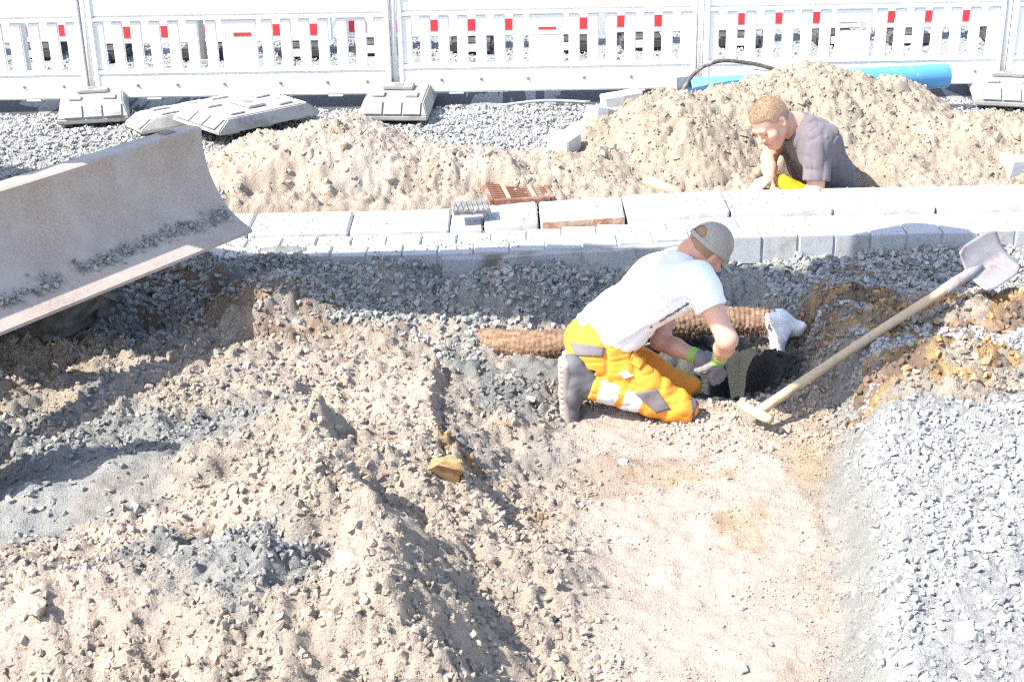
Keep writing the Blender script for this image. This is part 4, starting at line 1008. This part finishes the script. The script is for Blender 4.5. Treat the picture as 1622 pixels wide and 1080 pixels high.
def trou_c(V_):
    c = np.tile(ORANGE, (len(V_), 1)); GR = np.array((.175, .155, .165)); RF = np.array((.72, .70, .70))
    t = local(V_, knn, ann); sh = cone(V_.astype(np.float32), knn, ann, .07, .06); th = cone(V_.astype(np.float32), hipn, knn, .1, .07); isn = (sh < th-.004) & (V_[:, 1] < 5.5)
    c[isn & (t > .46) & (t < .66)] = RF; c[isn & (t > .74) & (t < .95)] = RF
    c[(np.linalg.norm(V_-np.array(knn), axis=1) < .082) & (V_[:, 0] > knn.x+.045)] = GR*.8
    return c
lo3, hi3 = bounds([pel, hipn, hipf, knn, knf, ann, anf, wai], .15)
tr = sdf_obj('trousers', trou1, lo3, hi3, .0062, trou_c, M['trouser'], k1)
# hip pocket: wrap a patch a few millimetres proud of the trousers
def patch(name, quad, y0, nu, nv_, f, m, off=.004, label=None, parent=None):
    """grid spanned by four photo pixels, dropped on the surface f along the depth axis"""
    V_ = []
    for i in range(nu):
        for j in range(nv_):
            a, b = i/(nu-1), j/(nv_-1)
            u = (quad[0][0]*(1-a)+quad[1][0]*a)*(1-b) + (quad[3][0]*(1-a)+quad[2][0]*a)*b; v = (quad[0][1]*(1-a)+quad[1][1]*a)*(1-b) + (quad[3][1]*(1-a)+quad[2][1]*a)*b
            V_.append(list(Py(u, v, y0)))
    V_ = np.array(V_); dirs = V_-np.array(CAM); dirs /= np.linalg.norm(dirs, axis=1)[:, None]
    for _ in range(60):
        d = f(V_.astype(np.float32)); V_ = V_ + dirs*(np.clip(d-off, -.02, .05)*.7)[:, None]
    n_ = len(V_); Vb = V_ + dirs*.006; F_ = grid_faces(nu, nv_)
    rim = [i for i in range(nv_)] + [i*nv_+nv_-1 for i in range(1, nu)] + [(nu-1)*nv_+j for j in range(nv_-2, -1, -1)] + [i*nv_ for i in range(nu-2, 0, -1)]
    S_ = np.array([(rim[i], rim[(i+1) % len(rim)], rim[(i+1) % len(rim)]+n_, rim[i]+n_) for i in range(len(rim))])
    o = link(name, fast_mesh(name, np.concatenate([V_, Vb]), np.concatenate([F_[:, ::-1], F_+n_, S_])), m, parent, True)
    if label: o['label'] = label
    return o
patch('pocket', [(902, 542), (958, 550), (956, 565), (912, 563)], 5.15, 12, 8, trou1, M['patch'], .006, 'grey hip pocket', k1)
patch('pocket_flap', [(1004, 553), (1034, 560), (1012, 585), (996, 574)], 5.15, 10, 8, trou1, mat('flap', tuple(ORANGE*.97), .75, var=.05), .007, None, k1)
patch('reflective_tag', [(980, 592), (992, 586), (1004, 596), (990, 600)], 5.15, 8, 6, trou1, mat('tag', (.7, .7, .7), .5), .006, None, k1)
patch('knee_patch', [(1004, 622), (1040, 616), (1062, 648), (1040, 655)], 5.10, 12, 10, trou1, M['patch'], .006, 'grey knee patch', k1)
# gloves
def glove_obj(prims, wr, el, nm):
    cuff = (Vector(el)-Vector(wr)).normalized(); 
    f = lambda P: smin(hands_sdf(P, prims)-.002, cone(P, wr-cuff*.01, wr+cuff*.028, .031, .034), .01)
    def cf(V_):
        c = np.tile(np.array((.19, .185, .19)), (len(V_), 1)); t = (V_-np.array(wr))@np.array(cuff); c[t > .004] = (.24, .42, .10); c[(t > .022)] = (.30, .50, .14); return c
    pts = [wr] + [q[1] for q in prims]; a, b = bounds(pts, .055)
    return sdf_obj(nm, f, a, b, .0032, cf, M['glove'], k1)
glove_obj(hpn, wrn, eln, 'glove'); glove_obj(hpf, wrf, elf, 'glove')
# cap
def cap1(P):
    d = hd.skull(P, .009); q = (P-A3(hd.p(0, 0, .018)))@A3(hd.U + hd.F*(-.10)); d = smax(d, -q, .006)
    d = np.maximum(d, -hd.skull(P, .005))
    op = ellp(P, hd.p(-.105, 0, .035), hd.fr, (.05, .036, .032)); d = smax(d, -op, .004)
    st = np.abs(q-.010)-.010; ring = np.maximum(np.maximum(hd.skull(P, .014), -hd.skull(P, .007)), st); d = smin(d, ring, .003)
    pl = (P-A3(hd.p(.105, 0, .022))); b = ellp(P, hd.p(.105, 0, .016), hd.fr, (.085, .072, .05)); cur = (pl@A3(hd.U)) + 5.0*(pl@A3(hd.L))**2 + .25*np.clip(pl@A3(hd.F), 0, 1)
    br = np.maximum(np.maximum(b, np.abs(cur)-.004), -hd.skull(P, -.004)); d = smin(d, br, .006)
    return d
lo4, hi4 = bounds([hd.p(.20, 0, 0), hd.p(-.12, .1, .14), hd.p(0, -.1, -.05), hd.p(.1, 0, -.06)], .06)
cp_ = sdf_obj('cap', cap1, lo4, hi4, .0036, (.3, .3, .3), M['cap'], k1); cp_['label'] = 'beige grey baseball cap with strap at the back'
hc = sdf_obj('hair', lambda P: np.maximum(np.maximum(hd.skull(P, .004), (P-A3(hd.p(-.01, 0, 0)))@A3(hd.F)), -((P-A3(hd.p(0, 0, -.03)))@A3(hd.U))), *bounds([hd.p(-.1, .08, .12), hd.p(.0, -.08, -.06), hd.p(-.1, -.08, 0)], .05), .004, (.30, .19, .11), M['hair'], k1)
# boots
def boot(an, y0, heel_uv, toe_uv, nm):
    he = Py(*heel_uv, y0); to = Py(*toe_uv, y0); ax_ = (to-he).normalized(); out = Vector((-1, 0, 0)); out = (out-ax_*out.dot(ax_)).normalized(); lat = ax_.cross(out).normalized()
    L_ = (to-he).length
    def upper(P):
        d = uni([wide(P, he-out*.035+ax_*.03, he-out*.035+ax_*L_*.5, .036, .036, lat, .008, .014), wide(P, he-out*.03+ax_*L_*.5, to-out*.026-ax_*.035, .036, .028, lat, .014, .018), cone(P, he-out*.05+ax_*.040, Vector(an)-out*.005, .044, .047), cone(P, he-out*.05+ax_*.10, Vector(an)+out*.005+ax_*.02, .040, .040)], .03)
        return d + folds(P, .006, (22, 22, 22), 31)
    def sole(P):
        d = uni([wide(P, he+ax_*.028-out*.006, he+ax_*L_*.45-out*.006, .027, .024, lat, .024, .020), wide(P, he+ax_*L_*.45-out*.006, to-ax_*.04-out*.006, .024, .026, lat, .020, .030), wide(P, to-ax_*.05-out*.002, to-ax_*.022-out*.016, .020, .018, lat, .026, .016)], .02)
        t = (P-A3(he))@A3(ax_); return d + .0025*np.sign(np.sin(t*2*math.pi/.024))*(((P-A3(he))@A3(out)) > .008)
    a, b = bounds([he, to, an], .10)
    bo_ = sdf_obj('boot', upper, a, b, .0048, lambda V_: np.array((.125, .12, .128))*(1+.5*vnoise3(V_[:, 0]*25, V_[:, 1]*25, V_[:, 2]*25, 6))[:, None], M['boot'], k1)
    sdf_obj('sole', sole, a, b, .0042, lambda V_: np.array((.33, .285, .24))*(1+.4*vnoise3(V_[:, 0]*18, V_[:, 1]*18, V_[:, 2]*18, 7))[:, None], M['boot'], bo_)
    bm = bmesh.new(); c0 = he + ax_*L_*.50 - out*.085 - lat*.0
    rr = random.Random(2)
    for q in range(5):
        p0 = he + ax_*(L_*(.30+.09*q)) - out*(.088-.006*q); tube(bm, spline([p0-lat*.03+out*.012, p0-out*.006, p0+lat*.03+out*.012], 4), .0028, 6)
    p0 = he + ax_*L_*.5 - out*.09
    for q in range(4):
        e = Vector((rr.uniform(.0, .03), rr.uniform(-.05, -.01), rr.uniform(-.07, -.03))); tube(bm, spline([p0, p0+e*.5+Vector((.012, 0, .015)), p0+e], 5), .0028, 6)
    link('laces', bm_mesh('laces', bm), M['lace'], bo_, True)
boot(ann, 5.33, (892, 566), (896, 686), 'boot'); boot(anf, 5.64, (898, 556), (900, 656), 'boot')

# ---- worker in the grey shirt behind the kerb
k2 = thing('person', 'man in grey shirt bending down behind the kerb in front of the big heap', 'person')
pel2 = Py(1312, 318, 7.92); wai2 = Py(1304, 270, 7.90); che2 = Py(1276, 218, 7.84); shl = Py(1296, 226, 7.65); shr = Py(1243, 206, 7.97); nek2 = Py(1254, 196, 7.80)
LAT2 = (shl-shr).normalized()
h2 = Head(Py(1221, 194, 7.74), (-.62, -.50, -.62), (-.64, -.22, .74), 1.12)
ell2 = Py(1292, 300, 7.58); wrl2 = Py(1255, 320, 7.55); elr2 = Py(1218, 250, 7.86); wrr2 = Py(1219, 284, 7.70)
hr2 = Py(1200, 293, 7.62)
hpr2 = hand_prims(wrr2, hr2-wrr2, (0, -.2, 1), (0, -1, 0), .35, 1.05); hpl2 = hand_prims(wrl2, Vector((-.8, 0, -.4)), (0, -.2, 1), (0, 1, 0), .6, 1.05)
hipl2 = Py(1290, 330, 7.80); hipr2 = Py(1310, 325, 8.02); knl2 = Py(1238, 300, 7.76); knr2 = Py(1262, 318, 8.0); 
anl2 = knl2 + Vector((.40, .05, -.25)); anr2 = knr2 + Vector((.40, .05, -.22))
def torso2(P, o=0):
    d = uni([wide(P, pel2, wai2, .115+o, .115+o, LAT2, .085, .08), wide(P, wai2, che2, .115+o, .120+o, LAT2, .08, .105), wide(P, che2, (nek2+che2)/2, .115+o, .075+o, LAT2, .105, .06)], .05)
    d = smin(d, cone(P, shl-LAT2*.01, ell2*.8+shl*.2, .076+o, .072+o), .04); d = smin(d, cone(P, shr+LAT2*.01, elr2*.6+shr*.4, .070+o, .058+o), .04)
    return d
def body2(P):
    d = torso2(P, -.026)
    d = smin(d, np.minimum(uni([cone(P, shl, ell2, .056, .046), cone(P, ell2, wrl2, .046, .031)], .02), uni([cone(P, shr, elr2, .056, .044), cone(P, elr2, elr2*.5+wrr2*.5, .046, .043), cone(P, elr2*.5+wrr2*.5, wrr2, .043, .030)], .02)), .015)
    h = smin(h2.sdf(P), cone(P, h2.p(-.035, 0, -.045), nek2+Vector((.02, .02, -.02)), .064, .085), .035); d = smin(d, h, .035)
    d = smin(d, uni([cone(P, hipl2, knl2, .08, .055), cone(P, knl2, anl2, .053, .04), cone(P, hipr2, knr2, .08, .055), cone(P, knr2, anr2, .053, .04)], .02), .03)
    return np.minimum(d, np.minimum(hands_sdf(P, hpr2), hands_sdf(P, hpl2)))
def skin2(V_):
    c = np.tile(SKIN*np.array((1.02, .98, .95)), (len(V_), 1)); n_ = vnoise3(V_[:, 0]*12, V_[:, 1]*12, V_[:, 2]*12, 5)[:, None]
    c = c*(1+.12*n_); q = V_-np.array(h2.c); f, l, u = q@np.array(h2.F)/h2.k, q@np.array(h2.L)/h2.k, q@np.array(h2.U)/h2.k
    lips = (f > .078) & (np.abs(l) < .024) & (u > -.076) & (u < -.054); c[lips] = (.45, .17, .14)
    br = (f > .075) & (np.abs(l) > .012) & (np.abs(l) < .045) & (u > .020) & (u < .032); c[br] = (.36, .21, .12)
    ey = (f > .084) & (np.abs(np.abs(l)-.033) < .013) & (np.abs(u-.003) < .0035); c[ey] = (.12, .07, .06)
    beard = (f > .0) & (u < -.05) & (f < .09); c[beard & ~lips] *= np.array((.92, .85, .84)); return np.clip(c, 0, 1)
lo, hi = bounds([pel2, shl, shr, ell2, elr2, wrl2, hr2, wrr2, knl2, knr2, h2.c, anl2, anr2], .16)
sdf_obj('body', body2, lo, hi, .0058, skin2, M['skin'], k2)
nk2a, nk2b = h2.p(-.035, 0, -.045), nek2+Vector((.02, .015, -.015))
def shirt2(P):
    d = torso2(P, .012) + folds(P, .020, (13, 13, 5), 41) + crease(P, .012, (9, 9, 5), 43)
    d = smin(d, wide(P, pel2, wai2, .128, .120, LAT2, .09, .085), .03)
    s_ = local(P, wai2, che2)
    for a, b, t in ((shl, ell2, .82), (shr, elr2, .60)):
        q = (local(P, a, b)-t)*float((b-a).length); near = np.where(cone(P, a, b, .105, .105) < 0, 1, 0)*(local(P, a, b) > .35); d = np.where(near > 0, np.maximum(d, q), d)
    d = smax(d, -cone(P, nk2a, nk2b, .066, .098), .006); d = smax(d, (A3(pel2)[2]-.03-P[..., 2]), .005)
    return d
def shirt2_c(V_):
    c = np.tile(np.array((.145, .125, .14)), (len(V_), 1)); nk = cone(V_.astype(np.float32), nk2a, nk2b, .066, .098); c[nk < .010] *= .8
    return c
lo5, hi5 = bounds([pel2, wai2, che2, shl, shr, nek2, ell2, elr2], .19)
sdf_obj('shirt', shirt2, lo5, hi5, .0064, shirt2_c, M['tshirt_g'], k2)
def trou2(P):
    d = uni([wide(P, pel2-Vector((0, 0, .06)), pel2, .12, .118, LAT2, .09, .085), cone(P, hipl2, knl2, .105, .082), cone(P, hipr2, knr2, .105, .08), cone(P, knl2, anl2, .078, .06), cone(P, knr2, anr2, .078, .06)], .03)
    return d + folds(P, .014, (12, 12, 12), 51)
lo6, hi6 = bounds([pel2, hipl2, hipr2, knl2, knr2, anl2, anr2], .16)
sdf_obj('trousers', trou2, lo6, hi6, .008, lambda V_: np.where((vnoise3(V_[:, 0]*5, V_[:, 1]*5, V_[:, 2]*5, 9) > .12)[:, None], np.array((.86, .20, .03)), np.array((.75, .48, .02))), M['trouser'], k2)
def hair2(P):
    d = h2.skull(P, .005) + .003*vnoise3(P[..., 0]*35, P[..., 1]*35, P[..., 2]*35, 3)
    f = (P-A3(h2.c))@A3(h2.F); u = (P-A3(h2.c))@A3(h2.U); k = h2.k
    line = np.minimum(u-(.055*k - .0*f), 9); front = u - .072*k - .35*(f-.07*k); side = u + .02*k - .8*np.clip(f-(-.03*k), -1, 1)*1.0
    return smax(d, -np.minimum(np.where(f > .04*k, front, side), 9), .006)
def hair2_c(V_):
    u = (V_-np.array(h2.c))@np.array(h2.U)/h2.k; t = np.clip((u-.02)/.06, 0, 1)[:, None]
    return np.array((.38, .25, .18))*(1-t) + np.array((.36, .25, .165))*t
hair_o = sdf_obj('hair', hair2, *bounds([h2.p(.1, .08, .13), h2.p(-.11, -.08, -.06), h2.p(-.11, .08, .1), h2.p(.1, -.08, .0)], .04), .0042, hair2_c, M['hair'], k2)
def strands(base_o, hd_, n_, ln, colr, parent, seed, name='hair_strands'):
    me_ = base_o.data; co = np.empty(len(me_.vertices)*3, np.float32); me_.vertices.foreach_get('co', co); co = co.reshape(-1, 3)
    r = np.random.default_rng(seed); b = co[r.integers(0, len(co), n_)] + r.normal(size=(n_, 3))*.0015
    cc_ = np.array(hd_.p(-.008, 0, .02)); nr = b-cc_; nr /= np.linalg.norm(nr, axis=1)[:, None]
    dr = nr*.8 + np.array(hd_.F)*.45 + r.normal(size=(n_, 3))*.28; dr /= np.linalg.norm(dr, axis=1)[:, None]
    sd = np.cross(dr, r.normal(size=(n_, 3))); sd /= np.linalg.norm(sd, axis=1)[:, None]; L_ = ln*r.uniform(.6, 1.2, (n_, 1))
    up_ = np.clip((((b-np.array(hd_.c))@np.array(hd_.U))/.10), .35, 1)[:, None]; L_ = L_*up_
    VV = np.concatenate([b-sd*.0005, b+sd*.0005, b+dr*L_]); FF = np.stack([np.arange(n_), np.arange(n_)+n_, np.arange(n_)+2*n_], -1)
    cl = np.tile(np.clip(np.array(colr)*r.uniform(.75, 1.25, (n_, 1)), 0, 1), (3, 1))
    o = link(name, fast_mesh(name, VV, FF, cl), M['hair'], parent); o['kind'] = 'stuff'; return o
strands(hair_o, h2, 26000, .009, (.42, .29, .19), k2, 4)
for an_, q in ((anl2, 1), (anr2, 1)):
    sdf_obj('boot', lambda P: uni([cone(P, an_, an_+Vector((.06, 0, -.03)), .055, .05), cone(P, an_+Vector((.06, 0, -.02)), an_+Vector((.04, 0, -.18)), .045, .035)], .03), *bounds([an_, an_+Vector((.05, 0, -.18))], .09), .008, (.12, .11, .11), M['boot'], k2)

# ---- white fabric end of the drain pipe
fa = cp[-1]
def fab(P):
    d = uni([cone(P, cp[-4], fa+Vector((.02, 0, 0)), .066, .070), cone(P, fa+Vector((.02, 0, .0)), fa+Vector((.10, -.02, -.02)), .062, .036), cone(P, fa+Vector((.02, -.05, -.03)), fa+Vector((-.0, -.10, -.15)), .040, .022), cone(P, fa+Vector((.08, -.02, -.01)), fa+Vector((.125, -.04, -.0)), .035, .012)], .02)
    w_ = vnoise3(P[..., 0]*10, P[..., 1]*10, P[..., 2]*10, 2)
    return d + .012*np.abs(w_)*2 + .010*np.abs(vnoise3(P[..., 0]*22, P[..., 1]*22, P[..., 2]*22, 3)) - .008
a, b = bounds([fa+Vector((-.05, -.15, -.2)), fa+Vector((.17, .1, .1))], .02)
fo = sdf_obj('fabric_end', fab, a, b, .0042, (.7, .7, .7), M['fabric_w'], root); fo['label'] = 'crumpled white fleece tied over the pipe end'

# ------------------------------------------------------------------ excavator with dozer blade (body stands left of the picture)
TIP = Vector((-1.22, 6.42, .19)); YAW = math.atan2(-.54, .84); Fw = Vector((.84, -.54, 0)).normalized(); Ew = Vector((.54, .84, 0)).normalized()
BHALF = 1.20; BX = 1.98     # half width of the blade, distance slew centre -> blade tip
org = TIP - Ew*BHALF - Fw*BX; org.z = 0
ex = thing('excavator', 'excavator whose raised steel dozer blade stands at the left edge', 'excavator', org, (0, 0, YAW))
GZ0 = -.27; BZ = .19
def curve_blade():
    fr = [(-.03, .455), (-.035, .40), (-.028, .33), (-.008, .25), (.03, .17), (.085, .095), (.15, .045), (.235, 0.0)]
    fr = [(p.x, p.y) for p in spline([Vector((a, b, 0)) for a, b in fr], 4)]
    bk = [(.235, -.014), (.14, .02), (.05, .08), (-.02, .18), (-.05, .30), (-.06, .39), (-.145, .39), (-.145, .452), (-.135, .462), (-.042, .462)]
    return [(BX-.235+a, BZ+b) for a, b in fr+bk]
bm = bmesh.new(); prism(bm, curve_blade(), -BHALF, BHALF, 'Y'); me = bm_mesh('blade', bm)
bl_ = link('blade', me, M['steel'], ex); bl_['label'] = 'dusty curved dozer blade with gravel along its lip'
for s in (-1, 1):
    part_box('slot_shade', BX-.235-.118, BX-.235-.068, s*(BHALF-.16)-.035, s*(BHALF-.16)+.035, BZ+.4625, BZ+.466, M['hole'], bl_, 0)  # thin dark plate paints in the shade inside a slot
    bm = bmesh.new(); prism(bm, [(BX-.30, BZ+.05), (BX-.30, BZ+.22), (BX-1.2, .12), (BX-1.2, -.02)], s*.22-.05, s*.22+.05, 'Y'); link('push_arm', bm_mesh('push_arm', bm), M['machinegrey'], ex)
# wheels: rounded tyre carcass with diagonal lugs, steel rim
def wheel(xc, yc):
    rad, w2 = .33, .19; c = Vector((xc, yc, GZ0+rad)); n = 40
    w_ = bpy.data.objects.new('wheel', None); COL.objects.link(w_); w_.parent = ex; w_.location = c; w_.empty_display_size = .1
    prof = [(-w2*.80, rad*.55), (-w2*.98, rad*.70), (-w2, rad*.84), (-w2*.86, rad*.94), (-w2*.5, rad*.975), (0, rad*.985), (w2*.5, rad*.975), (w2*.86, rad*.94), (w2, rad*.84), (w2*.98, rad*.70), (w2*.80, rad*.55)]
    bm = bmesh.new(); rings = [[bm.verts.new((r0*math.cos(2*math.pi*k/n), y0, r0*math.sin(2*math.pi*k/n))) for k in range(n)] for y0, r0 in prof]
    for a, b in zip(rings, rings[1:]):
        for k in range(n): bm.faces.new((a[k], a[(k+1) % n], b[(k+1) % n], b[k]))
    link('tyre', bm_mesh('tyre', bm), M['track'], w_, True)
    bm = bmesh.new()
    for k in range(18):
        for sd in (-1, 1):
            th = 2*math.pi*(k + (.5 if sd > 0 else 0))/18; pv_ = []
            for q in range(6):
                f = q/5; y0 = sd*w2*(.02+.98*f); t2 = th + sd*0 + .36*(1-f); r0 = rad*(.985 - .10*f**3); pv_.append((y0, t2, r0))
            for (y0, t0, r0), (y1, t1, r1) in zip(pv_, pv_[1:]):
                dt = .055
                P8 = [Vector((rr*math.cos(t), yy, rr*math.sin(t))) for yy, t_, rb in ((y0, t0, r0), (y1, t1, r1)) for t in (t_-dt, t_+dt) for rr in (rb-.01, rb+.026)]
                v = [bm.verts.new(p) for p in P8]
                for fc in ((0, 1, 3, 2), (4, 6, 7, 5), (0, 4, 5, 1), (2, 3, 7, 6), (0, 2, 6, 4), (1, 5, 7, 3)): bm.faces.new([v[z_] for z_ in fc])
    bmesh.ops.remove_doubles(bm, verts=bm.verts[:], dist=.0005)
    link('tread_lugs', bm_mesh('tread_lugs', bm), M['track'], w_)
    bm = bmesh.new()
    for sd in (-1, 1): bmesh.ops.create_cone(bm, cap_ends=True, segments=28, radius1=.215, radius2=.19, depth=.04, matrix=Matrix.Translation((0, sd*w2*.72, 0)) @ Matrix.Rotation(-sd*math.pi/2, 4, 'X'))
    link('rim', bm_mesh('rim', bm), M['machinegrey'], w_)
for xc in (-1.05, 1.24):
    for yc in (-.58, .58): wheel(xc, yc)
part_box('chassis', -.8, .8, -.46, .46, -.05, .22, M['machinegrey'], ex, .02)
bm = bmesh.new(); bmesh.ops.create_cone(bm, cap_ends=True, segments=32, radius1=.45, radius2=.45, depth=.12, matrix=Matrix.Translation((0, 0, .285))); link('slew_ring', bm_mesh('slew_ring', bm), M['machinegrey'], ex)
# unseen upper structure and arm, turned towards the trench to cast shadows there
HY = R(7)
Mh = Matrix.Rotation(HY, 4, 'Z')
def upper(name, x0, x1, y0, y1, z0, z1, m, bev=.04, parent=None):
    bm = bmesh.new(); box(bm, x0, x1, y0, y1, z0, z1)
    bmesh.ops.bevel(bm, geom=bm.edges[:], offset=bev, segments=3, affect='EDGES')
    o = link(name, bm_mesh(name, bm), m, parent or ex)
    if parent is None: o.rotation_euler = (0, 0, HY)
    return o
upper('engine_housing', -1.45, -.33, -1.22, .95, .36, 1.42, M['machine'], .08)
upper('deck', -.329, .88, -1.22, -.252, .36, .70, M['machine'], .03)
upper('boom_foot', -.329, .85, -.25, .12, .40, 1.0, M['machine'], .03)
cabo = upper('cab', -.32, .66, -1.20, -.34, .705, 2.45, M['machine'], .07)
upper('cab_window', .662, .670, -1.10, -.44, 1.15, 2.3, M['glass'], .002, cabo); upper('cab_window', -.2, .58, -1.208, -1.202, 1.2, 2.2, M['glass'], .002, cabo)
upper('cab_window', -.2, .58, -.338, -.332, 1.2, 2.2, M['glass'], .002, cabo)
def beam(name, pts, hs, wid, m):
    """box-section arm in the vertical plane y=-0.2 of the upper structure"""
    bm = bmesh.new(); prev = None
    P_ = [Vector((a, 0, b)) for a, b in pts]
    for i, p in enumerate(P_):
        t = (P_[min(i+1, len(P_)-1)]-P_[max(i-1, 0)]).normalized(); nrm = Vector((-t.z, 0, t.x)); h = hs[i]/2
        ring = [bm.verts.new(p+nrm*h*a+Vector((0, -.08+wid/2*b, 0))) for a, b in ((1, 1), (1, -1), (-1, -1), (-1, 1))]
        if prev:
            for k in range(4): bm.faces.new((prev[k], prev[(k+1) % 4], ring[(k+1) % 4], ring[k]))
        else: bm.faces.new(ring)
        prev = ring
    bm.faces.new(prev[::-1]); bmesh.ops.bevel(bm, geom=bm.edges[:], offset=.015, segments=2, affect='EDGES')
    o = link(name, bm_mesh(name, bm), m, ex); o.rotation_euler = (0, 0, HY); return o
def ram(a, b):
    bm = bmesh.new(); a = Vector((a[0], -.08, a[1])); b = Vector((b[0], -.08, b[1])); tube(bm, [a, a*.45+b*.55], .055, 14); tube(bm, [a*.5+b*.5, b], .032, 12); o = link('hydraulic_ram', bm_mesh('hydraulic_ram', bm), M['machinegrey'], ex); o.rotation_euler = (0, 0, HY)
beam('boom', [(.70, .85), (1.15, 1.75), (1.7, 2.45), (2.3, 2.85), (3.0, 3.0)], [.34, .54, .60, .50, .30], .40, M['machine'])
beam('stick', [(2.70, 3.2), (2.95, 3.0), (3.25, 2.65), (3.46, 2.38)], [.26, .44, .36, .24], .32, M['machine'])
ram((.95, .75), (1.75, 2.1)); ram((1.8, 2.85), (2.78, 3.25)); ram((2.95, 3.3), (3.46, 2.62))
bm = bmesh.new(); pr = [(3.34, 2.30), (3.64, 2.28), (3.89, 2.0), (3.87, 1.72), (3.69, 1.55), (3.34, 1.52), (3.31, 1.55), (3.61, 1.62), (3.77, 1.78), (3.79, 1.97), (3.59, 2.16), (3.34, 2.18)]
prism(bm, [(a, b+.22) for a, b in pr], -.35, 1.2, 'Y')
o = link('bucket', bm_mesh('bucket', bm), M['steel'], ex); o.rotation_euler = (0, 0, HY)
for yy in (-.35, 1.18):
    bm = bmesh.new(); prism(bm, [(3.34, 2.47), (3.63, 2.47), (3.85, 2.22), (3.83, 1.96), (3.67, 1.80), (3.36, 1.78)], yy+.001, yy+.019, 'Y'); q = link('side_plate', bm_mesh('side_plate', bm), M['steel'], o)
sx_, sy_ = -2.16, 4.46; zb = gz(sx_, sy_) - .03  # unseen bucket, added left of view to shadow the ground by the blade
sp = thing('shadow_bucket', 'unseen steel bucket added beside the dozer blade to cast a shadow', 'bucket', (sx_, sy_, zb), (0, 0, R(108)))
pf = [(-.20, .0), (.06, .0), (.20, .12), (.24, .34), (.16, .58), (.02, .70), (-.02, .68), (.12, .55), (.20, .34), (.165, .14), (.05, .03), (-.20, .025)]
bm = bmesh.new(); prism(bm, pf, -.21, .21, 'Y'); link('shell', bm_mesh('shell', bm), M['steel'], sp)
for yy in (-.225, .211):
    bm = bmesh.new(); prism(bm, [(-.17, .03), (.06, .01), (.20, .12), (.235, .34), (.155, .575), (.02, .69), (-.06, .60)], yy, yy+.014, 'Y'); link('side_plate', bm_mesh('side_plate', bm), M['steel'], sp)
for yy in (-.09, .06):
    bm = bmesh.new(); prism(bm, [(.02, .705), (.17, .60), (.22, .80), (.13, .98), (.03, .95)], yy, yy+.03, 'Y'); link('hanger_ear', bm_mesh('hanger_ear', bm), M['machinegrey'], sp)
for yy in (-.17, -.06, .05, .16):
    bm = bmesh.new(); prism(bm, [(-.20, -.004), (-.20, .03), (-.30, .012)], yy-.025, yy+.025, 'Y'); link('tooth', bm_mesh('tooth', bm), M['steel'], sp)
# gravel lying on the blade lip
r = np.random.default_rng(31); n = 1100; yl = r.uniform(-BHALF+.03, BHALF-.02, n); keep = (vnoise2(yl*5, yl*0+.3, 4) > -.22) | (np.abs(yl-.95) < .12); yl = yl[keep]
n = len(yl); xl = BX-.235 + .118 + r.normal(size=n)*.016 + .02*vnoise2(yl*4, yl*0, 9); sz = sizes(r, n, .004, .020, 3.0)
zl = BZ + np.interp(xl-(BX-.235), [0, .03, .085, .15, .235], [.23, .17, .095, .045, 0]) + sz*.4 + (r.uniform(size=n) < .3)*sz*.7
wpos = np.array(org)[None] + xl[:, None]*np.array(Fw)[None] + yl[:, None]*np.array(Ew)[None]; wpos[:, 2] = zl
stones('gravel', wpos, sz, tint(r, n, GREY*1.15, .2), 'gravel lying along the lip of the dozer blade', seed=31)
